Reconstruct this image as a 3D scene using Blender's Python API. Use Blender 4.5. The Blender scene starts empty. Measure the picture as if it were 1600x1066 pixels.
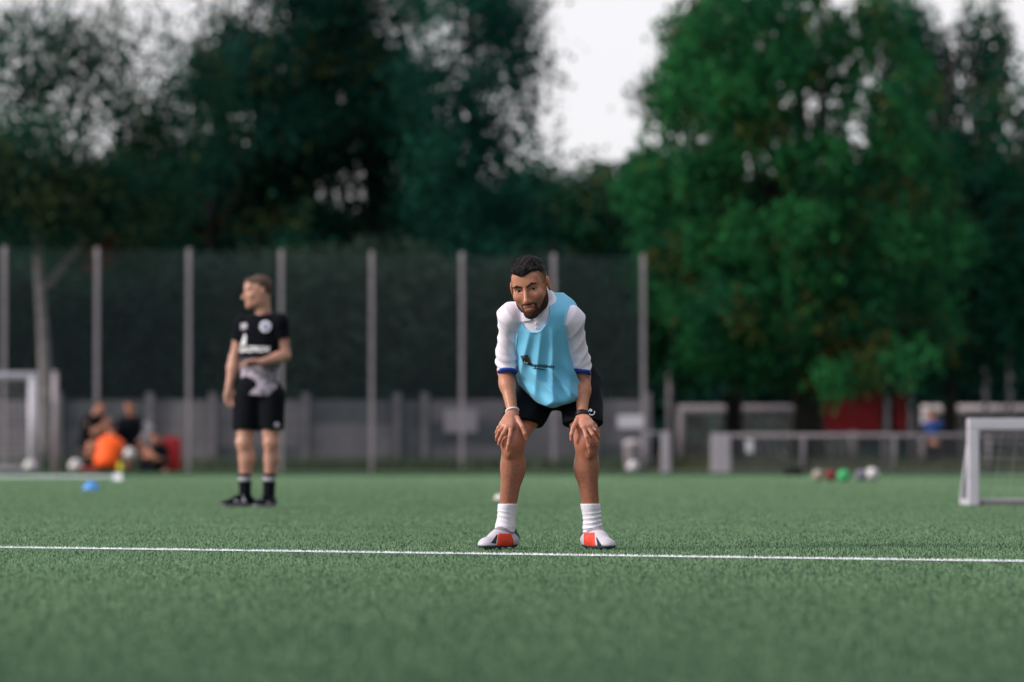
import bpy, bmesh, math, random
import numpy as np
from mathutils import Vector, Matrix
random.seed(7); RNG = np.random.default_rng(11)
SC = bpy.context.scene
COL = SC.collection
# ------------------------------------------------------------------ camera
FPX = 6000.0            # focal length in pixels of the 1600 px wide photograph (135 mm lens)
CAMH = 0.463            # camera height above the turf
HZ = 696.0              # pixel row of the horizon
cam_d = bpy.data.cameras.new('camera'); cam = bpy.data.objects.new('camera', cam_d); COL.objects.link(cam)
cam_d.sensor_width = 36.0; cam_d.lens = 135.0; cam_d.clip_start = 0.1; cam_d.clip_end = 2000.0
cam.location = (0, 0, CAMH)
cam.rotation_euler = (math.radians(90) + math.atan((HZ - 533.0) / FPX), 0, 0)
cam_d.dof.use_dof = True; cam_d.dof.focus_distance = 17.0; cam_d.dof.aperture_fstop = 2.15
SC.camera = cam
# ------------------------------------------------------------------ sky and sun
SUN_EL, SUN_AZ = math.radians(26), math.radians(-106)     # azimuth measured from +Y towards +X: from the left, a little behind the camera
world = bpy.data.worlds.new('World'); SC.world = world; world.use_nodes = True
wn = world.node_tree; wn.nodes.clear()
sky = wn.nodes.new('ShaderNodeTexSky'); sky.sky_type = 'NISHITA'; sky.sun_disc = False
sky.sun_elevation = SUN_EL; sky.sun_rotation = SUN_AZ; sky.air_density = 1.0; sky.dust_density = 3.0; sky.ozone_density = 1.0
hs = wn.nodes.new('ShaderNodeHueSaturation'); hs.inputs['Saturation'].default_value = 0.35
mx = wn.nodes.new('ShaderNodeMix'); mx.data_type = 'RGBA'; mx.inputs[0].default_value = 0.72
mx.inputs[7].default_value = (10.2, 10.0, 10.4, 1)                # an even veil of high cloud
bg = wn.nodes.new('ShaderNodeBackground'); bg.inputs['Strength'].default_value = 0.10
wo = wn.nodes.new('ShaderNodeOutputWorld')
wn.links.new(sky.outputs[0], hs.inputs['Color']); wn.links.new(hs.outputs[0], mx.inputs[6])
wn.links.new(mx.outputs[2], bg.inputs['Color']); wn.links.new(bg.outputs[0], wo.inputs[0])
sun_d = bpy.data.lights.new('sun', 'SUN'); sun_d.energy = 2.5; sun_d.angle = math.radians(12); sun_d.color = (1.0, 0.9, 0.8)
sun = bpy.data.objects.new('sun', sun_d); COL.objects.link(sun)
sdir = Vector((math.cos(SUN_EL) * math.sin(SUN_AZ), math.cos(SUN_EL) * math.cos(SUN_AZ), math.sin(SUN_EL)))
sun.rotation_euler = sdir.to_track_quat('Z', 'Y').to_euler(); sun.location = (-12, -6, 12)
SC.view_settings.view_transform = 'Standard'; SC.view_settings.look = 'None'
SC.view_settings.exposure = 0.2; SC.view_settings.gamma = 1.0; SC.view_settings.use_curve_mapping = False
SC.render.engine = 'CYCLES'; SC.cycles.use_denoising = True; SC.cycles.max_bounces = 6
SC.cycles.transparent_max_bounces = 8; SC.cycles.sample_clamp_indirect = 4.0

# ------------------------------------------------------------------ helpers
def lin(r, g, b):
    f = lambda c: (c / 12.92 if c <= 0.04045 else ((c + 0.055) / 1.055) ** 2.4)
    return (f(r / 255), f(g / 255), f(b / 255))
def depth(py): return CAMH * FPX / (py - HZ)                        # distance of a ground point seen at row py
def X(px, D): return (px - 800.0) * D / FPX
def Z(py, D): return CAMH + (HZ - py) * D / FPX
def P(px, py, D): return np.array((X(px, D), D, Z(py, D)))

def tag(o, label=None, cat=None, group=None, kind=None):
    if label: o['label'] = label
    if cat: o['category'] = cat
    if group: o['group'] = group
    if kind: o['kind'] = kind
    return o
def empty(name, loc=(0, 0, 0), rz=0.0):
    o = bpy.data.objects.new(name, None); COL.objects.link(o); o.location = loc; o.rotation_euler = (0, 0, rz)
    o.empty_display_size = 0.1
    return o
def link(name, me, mat=None, parent=None):
    o = bpy.data.objects.new(name, me); COL.objects.link(o)
    if mat is not None:
        me.materials.clear(); me.materials.append(mat)
    if parent is not None: o.parent = parent
    return o
def npmesh(name, V, F, mat=None, parent=None, smooth=False, col=None):
    V = np.asarray(V, np.float32).reshape(-1, 3); F = np.asarray(F, np.int32)
    me = bpy.data.meshes.new(name)
    n, k = F.shape
    me.vertices.add(len(V)); me.vertices.foreach_set('co', V.ravel())
    me.loops.add(n * k); me.loops.foreach_set('vertex_index', F.ravel())
    me.polygons.add(n); me.polygons.foreach_set('loop_start', np.arange(0, n * k, k, dtype=np.int32))
    me.polygons.foreach_set('loop_total', np.full(n, k, np.int32))
    me.polygons.foreach_set('use_smooth', np.full(n, bool(smooth)))
    if col is not None:
        a = me.color_attributes.new('col', 'FLOAT_COLOR', 'POINT')
        c = np.ones((len(V), 4), np.float32); c[:, :3] = col
        a.data.foreach_set('color', c.ravel())
    me.update(calc_edges=True)
    return link(name, me, mat, parent)

class MB:                                                         # collects shapes of ONE object
    def __init__(s): s.bm = bmesh.new()
    def box(s, c, d, rz=0.0, bev=0.0, R=None):
        M = Matrix.Translation(Vector(c)) @ (R.to_4x4() if R is not None else Matrix.Rotation(rz, 4, 'Z')) @ Matrix.Diagonal((d[0], d[1], d[2], 1))
        r = bmesh.ops.create_cube(s.bm, size=1.0, matrix=M)
        if bev > 0:
            e = list({e for v in r['verts'] for e in v.link_edges})
            bmesh.ops.bevel(s.bm, geom=e, offset=bev, segments=2, affect='EDGES', profile=0.6)
        return s
    def tube(s, pts, rad, seg=8, cap=True):
        pts = [Vector(p) for p in pts]; rad = rad if hasattr(rad, '__len__') else [rad] * len(pts)
        rings = []; prev = None
        for i, p in enumerate(pts):
            t = (pts[min(i + 1, len(pts) - 1)] - pts[max(i - 1, 0)]).normalized()
            u = prev if prev is not None else (Vector((0, 1, 0)) if abs(t.z) > 0.8 else Vector((0, 0, 1)))
            u = (u - t * u.dot(t)).normalized(); prev = u; w = t.cross(u)
            rings.append([s.bm.verts.new(p + (u * math.cos(a) + w * math.sin(a)) * rad[i]) for a in [2 * math.pi * j / seg for j in range(seg)]])
        for a, b in zip(rings, rings[1:]):
            for j in range(seg): s.bm.faces.new((a[j], a[(j + 1) % seg], b[(j + 1) % seg], b[j]))
        if cap: s.bm.faces.new(rings[0][::-1]); s.bm.faces.new(rings[-1])
        return s
    def lathe(s, prof, c, seg=20, axis='Z'):
        rings = []
        for r, h in prof:
            rings.append([s.bm.verts.new(Vector(c) + Vector((r * math.cos(2 * math.pi * j / seg), r * math.sin(2 * math.pi * j / seg), h))) for j in range(seg)])
        for a, b in zip(rings, rings[1:]):
            for j in range(seg): s.bm.faces.new((a[j], a[(j + 1) % seg], b[(j + 1) % seg], b[j]))
        s.bm.faces.new(rings[0][::-1]); s.bm.faces.new(rings[-1])
        return s
    def build(s, name, mat, parent=None, smooth=False):
        bmesh.ops.recalc_face_normals(s.bm, faces=s.bm.faces)
        me = bpy.data.meshes.new(name); s.bm.to_mesh(me); s.bm.free()
        if smooth:
            me.polygons.foreach_set('use_smooth', np.ones(len(me.polygons), bool))
            me.update()
        return link(name, me, mat, parent)

MATS = {}
def mat(name, base, rough=0.7, scale=20.0, amt=0.12, attr=False, bump=0.0, bscale=None, metal=0.0, trans=0.0, spec=0.35, sheen=0.0, sss=0.0, stretch=None, tcol=None):
    """procedural Principled material: base colour (or the 'col' attribute), broken up by noise, optional bump / translucency"""
    if name in MATS: return MATS[name]
    m = bpy.data.materials.new(name); m.use_nodes = True; nt = m.node_tree; N = nt.nodes; L = nt.links
    b = N['Principled BSDF']; out = N['Material Output']
    b.inputs['Roughness'].default_value = rough; b.inputs['Metallic'].default_value = metal
    b.inputs['Specular IOR Level'].default_value = spec
    if sheen: b.inputs['Sheen Weight'].default_value = sheen
    if sss:
        b.inputs['Subsurface Weight'].default_value = sss; b.inputs['Subsurface Radius'].default_value = (0.012, 0.005, 0.003); b.inputs['Subsurface Scale'].default_value = 1.0
    tc = N.new('ShaderNodeTexCoord'); mp = N.new('ShaderNodeMapping'); L.new(tc.outputs['Object'], mp.inputs['Vector'])
    if stretch: mp.inputs['Scale'].default_value = stretch
    nz = N.new('ShaderNodeTexNoise'); nz.inputs['Scale'].default_value = scale; nz.inputs['Detail'].default_value = 5.0; nz.inputs['Roughness'].default_value = 0.62
    L.new(mp.outputs[0], nz.inputs['Vector'])
    mr = N.new('ShaderNodeMapRange'); mr.inputs['From Min'].default_value = 0.3; mr.inputs['From Max'].default_value = 0.7
    mr.inputs['To Min'].default_value = 1 - amt; mr.inputs['To Max'].default_value = 1 + amt; L.new(nz.outputs['Fac'], mr.inputs['Value'])
    mul = N.new('ShaderNodeMix'); mul.data_type = 'RGBA'; mul.blend_type = 'MULTIPLY'; mul.inputs[0].default_value = 1.0
    if attr:
        at = N.new('ShaderNodeAttribute'); at.attribute_name = 'col'; L.new(at.outputs['Color'], mul.inputs[6])
    else:
        mul.inputs[6].default_value = (*base, 1)
    L.new(mr.outputs[0], mul.inputs[7]); L.new(mul.outputs[2], b.inputs['Base Color'])
    if bump:
        n2 = N.new('ShaderNodeTexNoise'); n2.inputs['Scale'].default_value = bscale or scale * 4; n2.inputs['Detail'].default_value = 3.0; L.new(mp.outputs[0], n2.inputs['Vector'])
        bp = N.new('ShaderNodeBump'); bp.inputs['Strength'].default_value = bump; bp.inputs['Distance'].default_value = 0.01
        L.new(n2.outputs['Fac'], bp.inputs['Height']); L.new(bp.outputs[0], b.inputs['Normal'])
    if trans:
        tr = N.new('ShaderNodeBsdfTranslucent'); ms = N.new('ShaderNodeMixShader'); ms.inputs[0].default_value = trans
        L.new(mul.outputs[2], tr.inputs['Color']); L.new(b.outputs[0], ms.inputs[1]); L.new(tr.outputs[0], ms.inputs[2]); L.new(ms.outputs[0], out.inputs['Surface'])
    MATS[name] = m
    return m

# ------------------------------------------------------------------ signed-distance modelling (for bodies and clothes)
A3 = lambda v: np.asarray(v, np.float32)
def nrm(v): v = np.asarray(v, float); return v / (np.linalg.norm(v) + 1e-9)
def rc(a, b, r1, r2, flat=None):                                   # tapered capsule; flat=(axis, factor) squeezes it along an axis
    a, b = A3(a), A3(b); ba = b - a; L2 = max(float(ba @ ba), 1e-9)
    if flat is not None: fn_, ff = A3(nrm(flat[0])), flat[1] - 1.0
    def f(p):
        q = p - a; t = np.clip(q @ ba / L2, 0, 1); w = q - t[:, None] * ba
        if flat is not None: w = w + (w @ fn_)[:, None] * fn_ * ff
        return np.sqrt((w * w).sum(1)) - (r1 + (r2 - r1) * t)
    return f, (a + b) / 2, math.sqrt(L2) / 2 + max(r1, r2)
def ell(c, r, R=None):
    c, r = A3(c), A3(r); R = None if R is None else A3(R)
    def f(p):
        q = p - c
        if R is not None: q = q @ R
        k0 = np.sqrt(((q / r) ** 2).sum(1)); k1 = np.sqrt(((q / (r * r)) ** 2).sum(1)) + 1e-6
        return k0 * (k0 - 1) / k1
    return f, c, float(r.max())
def rbox(c, h, rad, R=None):
    c, h = A3(c), A3(h) - rad; R = None if R is None else A3(R)
    def f(p):
        q = p - c
        if R is not None: q = q @ R
        q = np.abs(q) - h
        return np.sqrt((np.maximum(q, 0) ** 2).sum(1)) + np.minimum(q.max(1), 0) - rad
    return f, c, float(np.linalg.norm(h) + rad)
def vtube(st, ex=2.3):                                             # upright tube: stations (z, cx, cy, half width, half depth)
    st = np.array(sorted(st), float); zz_ = np.linspace(st[0, 0], st[-1, 0], 240); wd = max(3, int(0.045 / (zz_[1] - zz_[0]))); ker = np.hanning(2 * wd + 3)[1:-1]; ker /= ker.sum()
    cols_ = [np.convolve(np.pad(np.interp(zz_, st[:, 0], st[:, i]), wd, mode='edge'), ker, 'valid') for i in range(1, 5)]
    st = np.stack([zz_] + cols_, 1).astype(np.float32); z, cx, cy, rw, rd = st.T
    c = np.array((cx.mean(), cy.mean(), (z[0] + z[-1]) / 2), np.float32)
    def f(p):
        zz = p[:, 2]; u = (p[:, 0] - np.interp(zz, z, cx)); v = (p[:, 1] - np.interp(zz, z, cy))
        a = np.interp(zz, z, rw); b = np.interp(zz, z, rd)
        k = ((np.abs(u) / a) ** ex + (np.abs(v) / b) ** ex) ** (1 / ex)
        d = (k - 1) * np.minimum(a, b)
        return np.maximum(d, np.maximum(z[0] - zz, zz - z[-1]))
    return f, c, float(np.linalg.norm(((z[-1] - z[0]) / 2, rw.max() + np.ptp(cx), rd.max() + np.ptp(cy))))
def half(n, pt):                                                   # keeps the side the normal points AWAY from
    n = A3(nrm(n)); d = float(n @ A3(pt))
    return (lambda p: p @ n - d), A3(pt), 1e3
def grow(s, t): return (lambda p: s.ev(p) - t), np.zeros(3, np.float32), 1e3
def placed(s, R, c, sc, rad):                                      # another shape, turned by R, scaled and moved
    R, c = A3(R), A3(c)
    return (lambda p: sc * s.ev(((p - c) @ R) / sc)), c, rad
_wv = np.random.default_rng(3).normal(size=(40, 3)); _wv /= np.linalg.norm(_wv, axis=1)[:, None]; _wp = np.random.default_rng(4).uniform(0, 6.28, 40)
def wob(p, f, seed=0, n=5):                                        # cheap smooth noise in -1..1
    r = 0
    for i in range(n):
        j = (seed * 7 + i) % 40; r = r + np.sin((p @ A3(_wv[j])) * f * (0.75 + 0.12 * i) + _wp[j])
    return r / (n * 0.7)
class SDF:
    def __init__(s): s.ops = []
    def add(s, pr, k=0.01): s.ops.append((0, pr, k)); return s
    def sub(s, pr, k=0.004): s.ops.append((1, pr, k)); return s
    def cut(s, pr, k=0.002): s.ops.append((2, pr, k)); return s
    def disp(s, fn): s.ops.append((3, (fn, np.zeros(3, np.float32), 1e3), 0)); return s
    def ev(s, p, ops=None):
        p = np.asarray(p, np.float32); d = np.full(len(p), 1.0, np.float32)
        for o, pr, k in (s.ops if ops is None else ops):
            if o == 3: d = d - pr[0](p); continue
            e = pr[0](p)
            if o == 0: h = np.maximum(k - np.abs(d - e), 0) / k; d = np.minimum(d, e) - h * h * k * 0.25
            else:
                if o == 1: e = -e
                h = np.maximum(k - np.abs(d - e), 0) / k; d = np.maximum(d, e) + h * h * k * 0.25
        return d
    def mesh(s, name, lo, hi, h, mat, parent=None, col=None, B=14):
        lo = np.array(lo, float); n = np.ceil((np.array(hi, float) - lo) / h / B).astype(int); N = n * B
        V = np.ones(tuple(N), np.float32)
        g = np.arange(B, dtype=np.float32) * h
        loc = np.stack(np.meshgrid(g, g, g, indexing='ij'), -1).reshape(-1, 3)
        bi = np.stack(np.meshgrid(*[np.arange(k) for k in n], indexing='ij'), -1).reshape(-1, 3)
        bc = (lo + (bi + 0.5) * B * h).astype(np.float32); Rb = B * h * 0.87
        dc = s.ev(bc)
        for i in range(len(bi)):
            a = bi[i] * B; sl = tuple(slice(a[q], a[q] + B) for q in range(3))
            if abs(dc[i]) > 2.2 * Rb + 0.02: V[sl] = 1.0 if dc[i] > 0 else -1.0; continue
            ops = [op for op in s.ops if op[0] > 1 or np.linalg.norm(bc[i] - op[1][1]) < op[1][2] + Rb + op[2] + 0.01]
            V[sl] = s.ev(loc + (lo + a * h).astype(np.float32), ops).reshape(B, B, B)
        verts, faces = surface_nets(V, lo, h)
        return npmesh(name, verts, faces, mat, parent, True, None if col is None else col(verts.astype(np.float32)))
def surface_nets(V, lo, h):
    S = V < 0
    sm = S[:-1, :-1, :-1].astype(np.int8)
    for a in ((1, 0, 0), (0, 1, 0), (0, 0, 1), (1, 1, 0), (1, 0, 1), (0, 1, 1), (1, 1, 1)):
        sm += S[a[0]:S.shape[0] - 1 + a[0], a[1]:S.shape[1] - 1 + a[1], a[2]:S.shape[2] - 1 + a[2]]
    I = np.argwhere((sm > 0) & (sm < 8)); idx = np.full(sm.shape, -1, np.int32); idx[tuple(I.T)] = np.arange(len(I))
    acc = np.zeros((len(I), 3)); cnt = np.zeros(len(I))
    cs = [(x, y, z) for x in (0, 1) for y in (0, 1) for z in (0, 1)]
    cv = {c: V[I[:, 0] + c[0], I[:, 1] + c[1], I[:, 2] + c[2]] for c in cs}
    for c in cs:
        for ax in range(3):
            if c[ax]: continue
            e = list(c); e[ax] = 1; e = tuple(e); a, b = cv[c], cv[e]; m = (a < 0) != (b < 0)
            t = np.where(m, a / np.where(m, a - b, 1), 0)
            q = np.array(c, float)[None].repeat(len(I), 0); q[:, ax] = t
            acc[m] += q[m]; cnt[m] += 1
    verts = (I + acc / cnt[:, None]) * h + lo
    faces = []
    for ax in range(3):
        u, v = (ax + 1) % 3, (ax + 2) % 3
        a = [slice(1, -1)] * 3; b = [slice(1, -1)] * 3; a[ax] = slice(0, -1); b[ax] = slice(1, None)
        E = np.argwhere(S[tuple(a)] != S[tuple(b)]); off = np.ones(3, int); off[ax] = 0; E = E + off
        ins = S[tuple(E.T)]
        def ci(du, dv):
            q = E.copy(); q[:, u] -= du; q[:, v] -= dv; return idx[tuple(q.T)]
        Q = np.stack((ci(1, 1), ci(0, 1), ci(0, 0), ci(1, 0)), 1)
        Q[~ins] = Q[~ins][:, ::-1]; faces.append(Q)
    F = np.concatenate(faces); F = F[(F >= 0).all(1)]
    return verts, F
def trace(s, x, z, y0=-0.6, dirv=(0, 1, 0), steps=70):             # march onto a shape (from the front by default)
    p = np.stack((x, np.full_like(x, y0), z), -1).astype(np.float32); d = A3(dirv)
    for _ in range(steps): p = p + d * (s.ev(p) * 0.75)[:, None]
    return p
def decal(name, V2, F, s, mat, parent, off=0.002, y0=-0.6, smooth=True):
    V2 = np.asarray(V2, np.float32); p = trace(s, V2[:, 0], V2[:, 1], y0); p[:, 1] -= off
    bad = p[:, 1] > 0.35 + y0 + 0.9
    F = [tuple(f) for f in F if not bad[list(f)].any()]; use = sorted({i for f in F for i in f}); ix = {u: i for i, u in enumerate(use)}; p = p[use]; F = [tuple(ix[i] for i in f) for f in F]
    me = bpy.data.meshes.new(name); me.from_pydata(p.tolist(), [], [tuple(f) for f in F]); me.update()
    o = link(name, me, mat, parent)
    md = o.modifiers.new('thick', 'SOLIDIFY'); md.thickness = 0.0014; md.offset = 0
    return o
def patch(c, nu=10, nv=6):                                         # grid of a bilinear quad: corners (x, z) a, b, c, d
    a, b, cc, d = [np.array(q, float) for q in c]; V = []; F = []
    for j in range(nv + 1):
        for i in range(nu + 1):
            s, t = i / nu, j / nv; V.append((a * (1 - s) + b * s) * (1 - t) + (d * (1 - s) + cc * s) * t)
    for j in range(nv):
        for i in range(nu): q = j * (nu + 1) + i; F.append((q, q + 1, q + nu + 2, q + nu + 1))
    return np.array(V), F
def disc(c, r0, r1, a0=0, a1=360, n=24):                           # ring sector
    V = []; F = []
    for i in range(n + 1):
        a = math.radians(a0 + (a1 - a0) * i / n)
        for r in (r0, r1): V.append((c[0] + r * math.cos(a), c[1] + r * math.sin(a)))
    for i in range(n): F.append((2 * i, 2 * i + 1, 2 * i + 3, 2 * i + 2))
    return np.array(V), F
def textmesh(t, size, origin, ang=0.0, bold=0.0, squeeze=1.0, curve=None):
    cu = bpy.data.curves.new('t', 'FONT'); cu.body = t; cu.size = size; cu.offset = bold; cu.resolution_u = 3
    o = bpy.data.objects.new('t', cu); COL.objects.link(o); dg = bpy.context.evaluated_depsgraph_get()
    me = bpy.data.meshes.new_from_object(o.evaluated_get(dg)); bpy.data.objects.remove(o); bpy.data.curves.remove(cu)
    bm = bmesh.new(); bm.from_mesh(me); bpy.data.meshes.remove(me); bmesh.ops.triangulate(bm, faces=bm.faces)
    V = np.array([(v.co.x * squeeze, v.co.y) for v in bm.verts]); F = [tuple(v.index for v in f.verts) for f in bm.faces]; bm.free()
    if curve: V = np.stack((V[:, 0], V[:, 1] + curve(V[:, 0])), 1)
    c, s_ = math.cos(ang), math.sin(ang)
    return np.stack((origin[0] + V[:, 0] * c - V[:, 1] * s_, origin[1] + V[:, 0] * s_ + V[:, 1] * c), 1), F
def rot(yaw=0, pitch=0, roll=0):                                   # head turn: face looks -y; yaw>0 to the left of the picture, pitch>0 down, roll>0 crown to the left
    y, p, r = [math.radians(a) for a in (yaw, pitch, roll)]
    Rz = np.array(((math.cos(y), math.sin(y), 0), (-math.sin(y), math.cos(y), 0), (0, 0, 1)))
    Rx = np.array(((1, 0, 0), (0, math.cos(p), -math.sin(p)), (0, math.sin(p), math.cos(p))))
    Ry = np.array(((math.cos(r), 0, -math.sin(r)), (0, 1, 0), (math.sin(r), 0, math.cos(r))))
    return Ry @ Rz @ Rx
# ================================================================== ground and pitch
M_earth = mat('earth', lin(84, 82, 66), 0.95, 0.6, 0.3, bump=0.4, bscale=8)
M_turf = mat('turf_carpet', (0.040, 0.078, 0.048), 1.0, 1.1, 0.16, bump=0.5, bscale=300, spec=0.0)
M_blade = mat('turf_blades', (0, 0, 0), 0.75, 0.9, 0.10, attr=True, trans=0.25, spec=0.08)
M_line = mat('line_paint', lin(236, 238, 246), 0.8, 30, 0.08)
M_pave = mat('edge_paving', lin(120, 112, 104), 0.9, 3, 0.2, bump=0.3)
def sheet(name, x0, x1, y0, y1, z, m, nx=1, ny=1):
    V = [(x0 + (x1 - x0) * i / nx, y0 + (y1 - y0) * j / ny, z) for j in range(ny + 1) for i in range(nx + 1)]
    F = [(j * (nx + 1) + i, j * (nx + 1) + i + 1, (j + 1) * (nx + 1) + i + 1, (j + 1) * (nx + 1) + i) for j in range(ny) for i in range(nx)]
    return npmesh(name, V, F, m)
tag(sheet('ground', -900, 900, -300, 1600, -0.012, M_earth), 'bare earth ground reaching away behind the pitch', None, kind='structure')
tag(sheet('artificial_turf', -45, 45, -20, 68.0, 0.0, M_turf), 'green artificial turf of the football pitch', None, kind='structure')
tag(sheet('edge_strip', -45, 45, 68.0, 69.2, -0.004, M_pave), 'grey paved strip along the far edge of the turf', None, kind='structure')

def blades(n, pos, hmin, hmax, w, cols, lean=0.5, up=1.0):
    """n single blades, each a thin triangle; returns vertices, faces, colours"""
    a = RNG.uniform(0, 2 * np.pi, n); hgt = RNG.uniform(hmin, hmax, n) * up
    side = np.stack((np.cos(a), np.sin(a), np.zeros(n)), 1) * (w / 2)[:, None]
    la = RNG.uniform(0, 2 * np.pi, n); ln = RNG.uniform(0, lean, n) * hgt
    tip = pos + np.stack((np.cos(la) * ln, np.sin(la) * ln, hgt), 1)
    V = np.stack((pos - side, pos + side, tip), 1).reshape(-1, 3); F = np.arange(n * 3).reshape(-1, 3)
    return V, F, np.repeat(cols, 3, 0)
def in_line(x, y):
    return np.abs(y - line_y(x)) < LINE_W / 2
# the near line: from row 855 at the left edge to row 877 at the right edge
LINE_W = 0.085
_yl, _yr = depth(856.5), depth(878.5); _xl, _xr = X(0, _yl), X(1600, _yr); _sl = (_yr - _yl) / (_xr - _xl)
def line_y(x): return _yl + (x - _xl) * _sl
N = 900000
D = RNG.uniform(6.3, 58, N)                                       # density falls with distance as the blades crowd together
x = RNG.uniform(-0.185, 0.185, N) * D + RNG.uniform(-0.6, 0.6, N)
keep = ~in_line(x, D) & (RNG.uniform(0, 1, N) < np.clip(0.38 + 0.62 * (D - 7.5) / 7.5, 0.3, 1)); D, x = D[keep], x[keep]; n = len(D)
pos = np.stack((x, D, np.full(n, -0.001)), 1)
mixv = RNG.uniform(0, 1, n)[:, None]
patchn = (wob(np.stack((x * 0.6, D * 0.22, x * 0), 1), 3.1, 1) * 0.5 + 0.5)[:, None]
c = np.array((0.160, 0.315, 0.170)) * (1 - mixv) + np.array((0.310, 0.460, 0.280)) * mixv
c = c * (0.86 + 0.24 * patchn); odd = RNG.uniform(0, 1, n) < 0.02; c[odd] = np.array((0.26, 0.25, 0.15))
V, F, cc = blades(n, pos, 0.006, 0.0145, 0.0019 + 0.00009 * D, c)
tag(npmesh('turf_blades', V, F, M_blade, col=cc), 'short green plastic grass blades of the pitch', 'grass', kind='stuff')

def white_line(name, pts, w, label, nb, hmax=0.0125):
    (x0, y0), (x1, y1) = pts; d = np.array((x1 - x0, y1 - y0)); L = np.linalg.norm(d); d /= L; q = np.array((-d[1], d[0]))
    e = empty(name) if False else None
    V0 = [(x0 + q[0] * w / 2, y0 + q[1] * w / 2, 0.004), (x0 - q[0] * w / 2, y0 - q[1] * w / 2, 0.004), (x1 - q[0] * w / 2, y1 - q[1] * w / 2, 0.004), (x1 + q[0] * w / 2, y1 + q[1] * w / 2, 0.004)]
    t = RNG.uniform(0, L, nb); s = RNG.uniform(-w / 2, w / 2, nb)
    p = np.stack((x0 + d[0] * t + q[0] * s, y0 + d[1] * t + q[1] * s, np.full(nb, 0.001)), 1)
    V, F, _ = blades(nb, p, 0.005, hmax, np.full(nb, 0.005), np.zeros((nb, 3)))
    V = np.concatenate((V0, V)); F = np.concatenate((np.array([(0, 1, 2), (0, 2, 3)]), F + 4))
    return tag(npmesh(name, V, F, M_line), label, None, kind='structure')
white_line('near_line', ((-6.2, line_y(-6.2)), (6.2, line_y(6.2))), LINE_W, 'white line running across the near turf at the player\'s feet', 16000)
_D = 55.5
white_line('far_line', ((X(-300, _D), _D), (X(186, _D), _D)), 0.34, 'white line of the far box at the left', 9000, 0.035)
white_line('far_side_line', ((X(184, 50.5), 50.5), (X(184, 60.0), 60.0)), 0.12, 'short white side line meeting the far box line', 5000, 0.03)

# ================================================================== trees
M_leaf = mat('leaves', (0, 0, 0), 0.7, 0.7, 0.18, attr=True, trans=0.3, spec=0.04)
M_bark_dark = mat('bark_dark', lin(30, 30, 28), 0.95, 6, 0.3, bump=0.8, bscale=25, stretch=(1, 1, 0.25))
M_bark_pale = mat('bark_pale', lin(126, 121, 123), 0.9, 4, 0.45, bump=0.6, bscale=20, stretch=(1, 1, 2.5))
def leaf_mesh(name, C, size, cols, parent=None, droop=0.0, aspect=0.55):
    n = len(C); u = RNG.normal(size=(n, 3)); u[:, 2] -= droop * 1.6; u /= np.linalg.norm(u, axis=1)[:, None]
    w = np.cross(u, RNG.normal(size=(n, 3))); w /= np.linalg.norm(w, axis=1)[:, None] + 1e-9
    s = (size * RNG.uniform(0.6, 1.35, n))[:, None]; nn = np.cross(u, w) * 0.18
    V = np.stack((C - u * s, C + w * s * aspect + nn * s, C + u * s, C - w * s * aspect + nn * s), 1).reshape(-1, 3)
    return npmesh(name, V, np.arange(n * 4).reshape(-1, 4), M_leaf, parent, False, np.repeat(cols, 4, 0))
def crown_points(blobs, D, per, spread, droop, thin=0.0, seed=0):
    """leaf centres clustered on twigs inside ellipsoids given in picture terms: (px, py, rx, ry, number of twigs, depth offset)"""
    out = []; hue = []
    for px, py, rx, ry, nt, dy, *ho in blobs:
        s = (D + dy) / FPX; c = np.array((X(px, D + dy), D + dy, Z(py, D + dy))); r = np.array((rx * s, max(rx * s * 0.7, 0.5), ry * s))
        v = RNG.normal(size=(nt, 3)); v /= np.linalg.norm(v, axis=1)[:, None]; v *= RNG.uniform(0.12, 1, (nt, 1)) ** 0.5
        t = c + v * r * (1 + 0.13 * wob(v * 1.0, 5.0, seed)[:, None])
        g = 0.55 * wob(t, 1.6, seed + 2) + 0.6 * wob(t, 4.2, seed + 1) + RNG.uniform(-0.35, 0.35, nt)
        t = t[g > thin - 1.0]; hu = np.clip(0.5 + (ho[0] if ho else 0) + (0.25 if ho else 0.55) * wob(t, 2.4, seed + 4) + RNG.uniform(-0.3, 0.3, len(t)), 0, 1)
        k = RNG.integers(int(per * 0.5), int(per * 1.5), len(t)); tt = np.repeat(t, k, 0); o = RNG.normal(size=(len(tt), 3)) * spread
        if droop: f = RNG.uniform(0, 1, len(tt)); o[:, :2] *= (0.30 + 0.35 * f)[:, None]; o[:, 2] = -f * droop * RNG.uniform(0.5, 1.3, len(tt)) + o[:, 2] * 0.3
        out.append(tt + o); hue.append(np.repeat(hu, k))
    return np.concatenate(out), np.concatenate(hue)
def colours(h, dark, light, accent=None, fa=0.0):
    n = len(h); f = np.clip(h * 0.75 + RNG.uniform(0, 0.35, n) - 0.05, 0, 1)[:, None]
    c = np.array(dark) * (1 - f) + np.array(light) * f
    if accent is not None:
        m = (h * 7.3) % 1.0 < fa; c[m] = c[m] * 0.35 + np.array(accent) * 0.65
    return c * RNG.uniform(0.8, 1.2, (n, 1))
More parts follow.
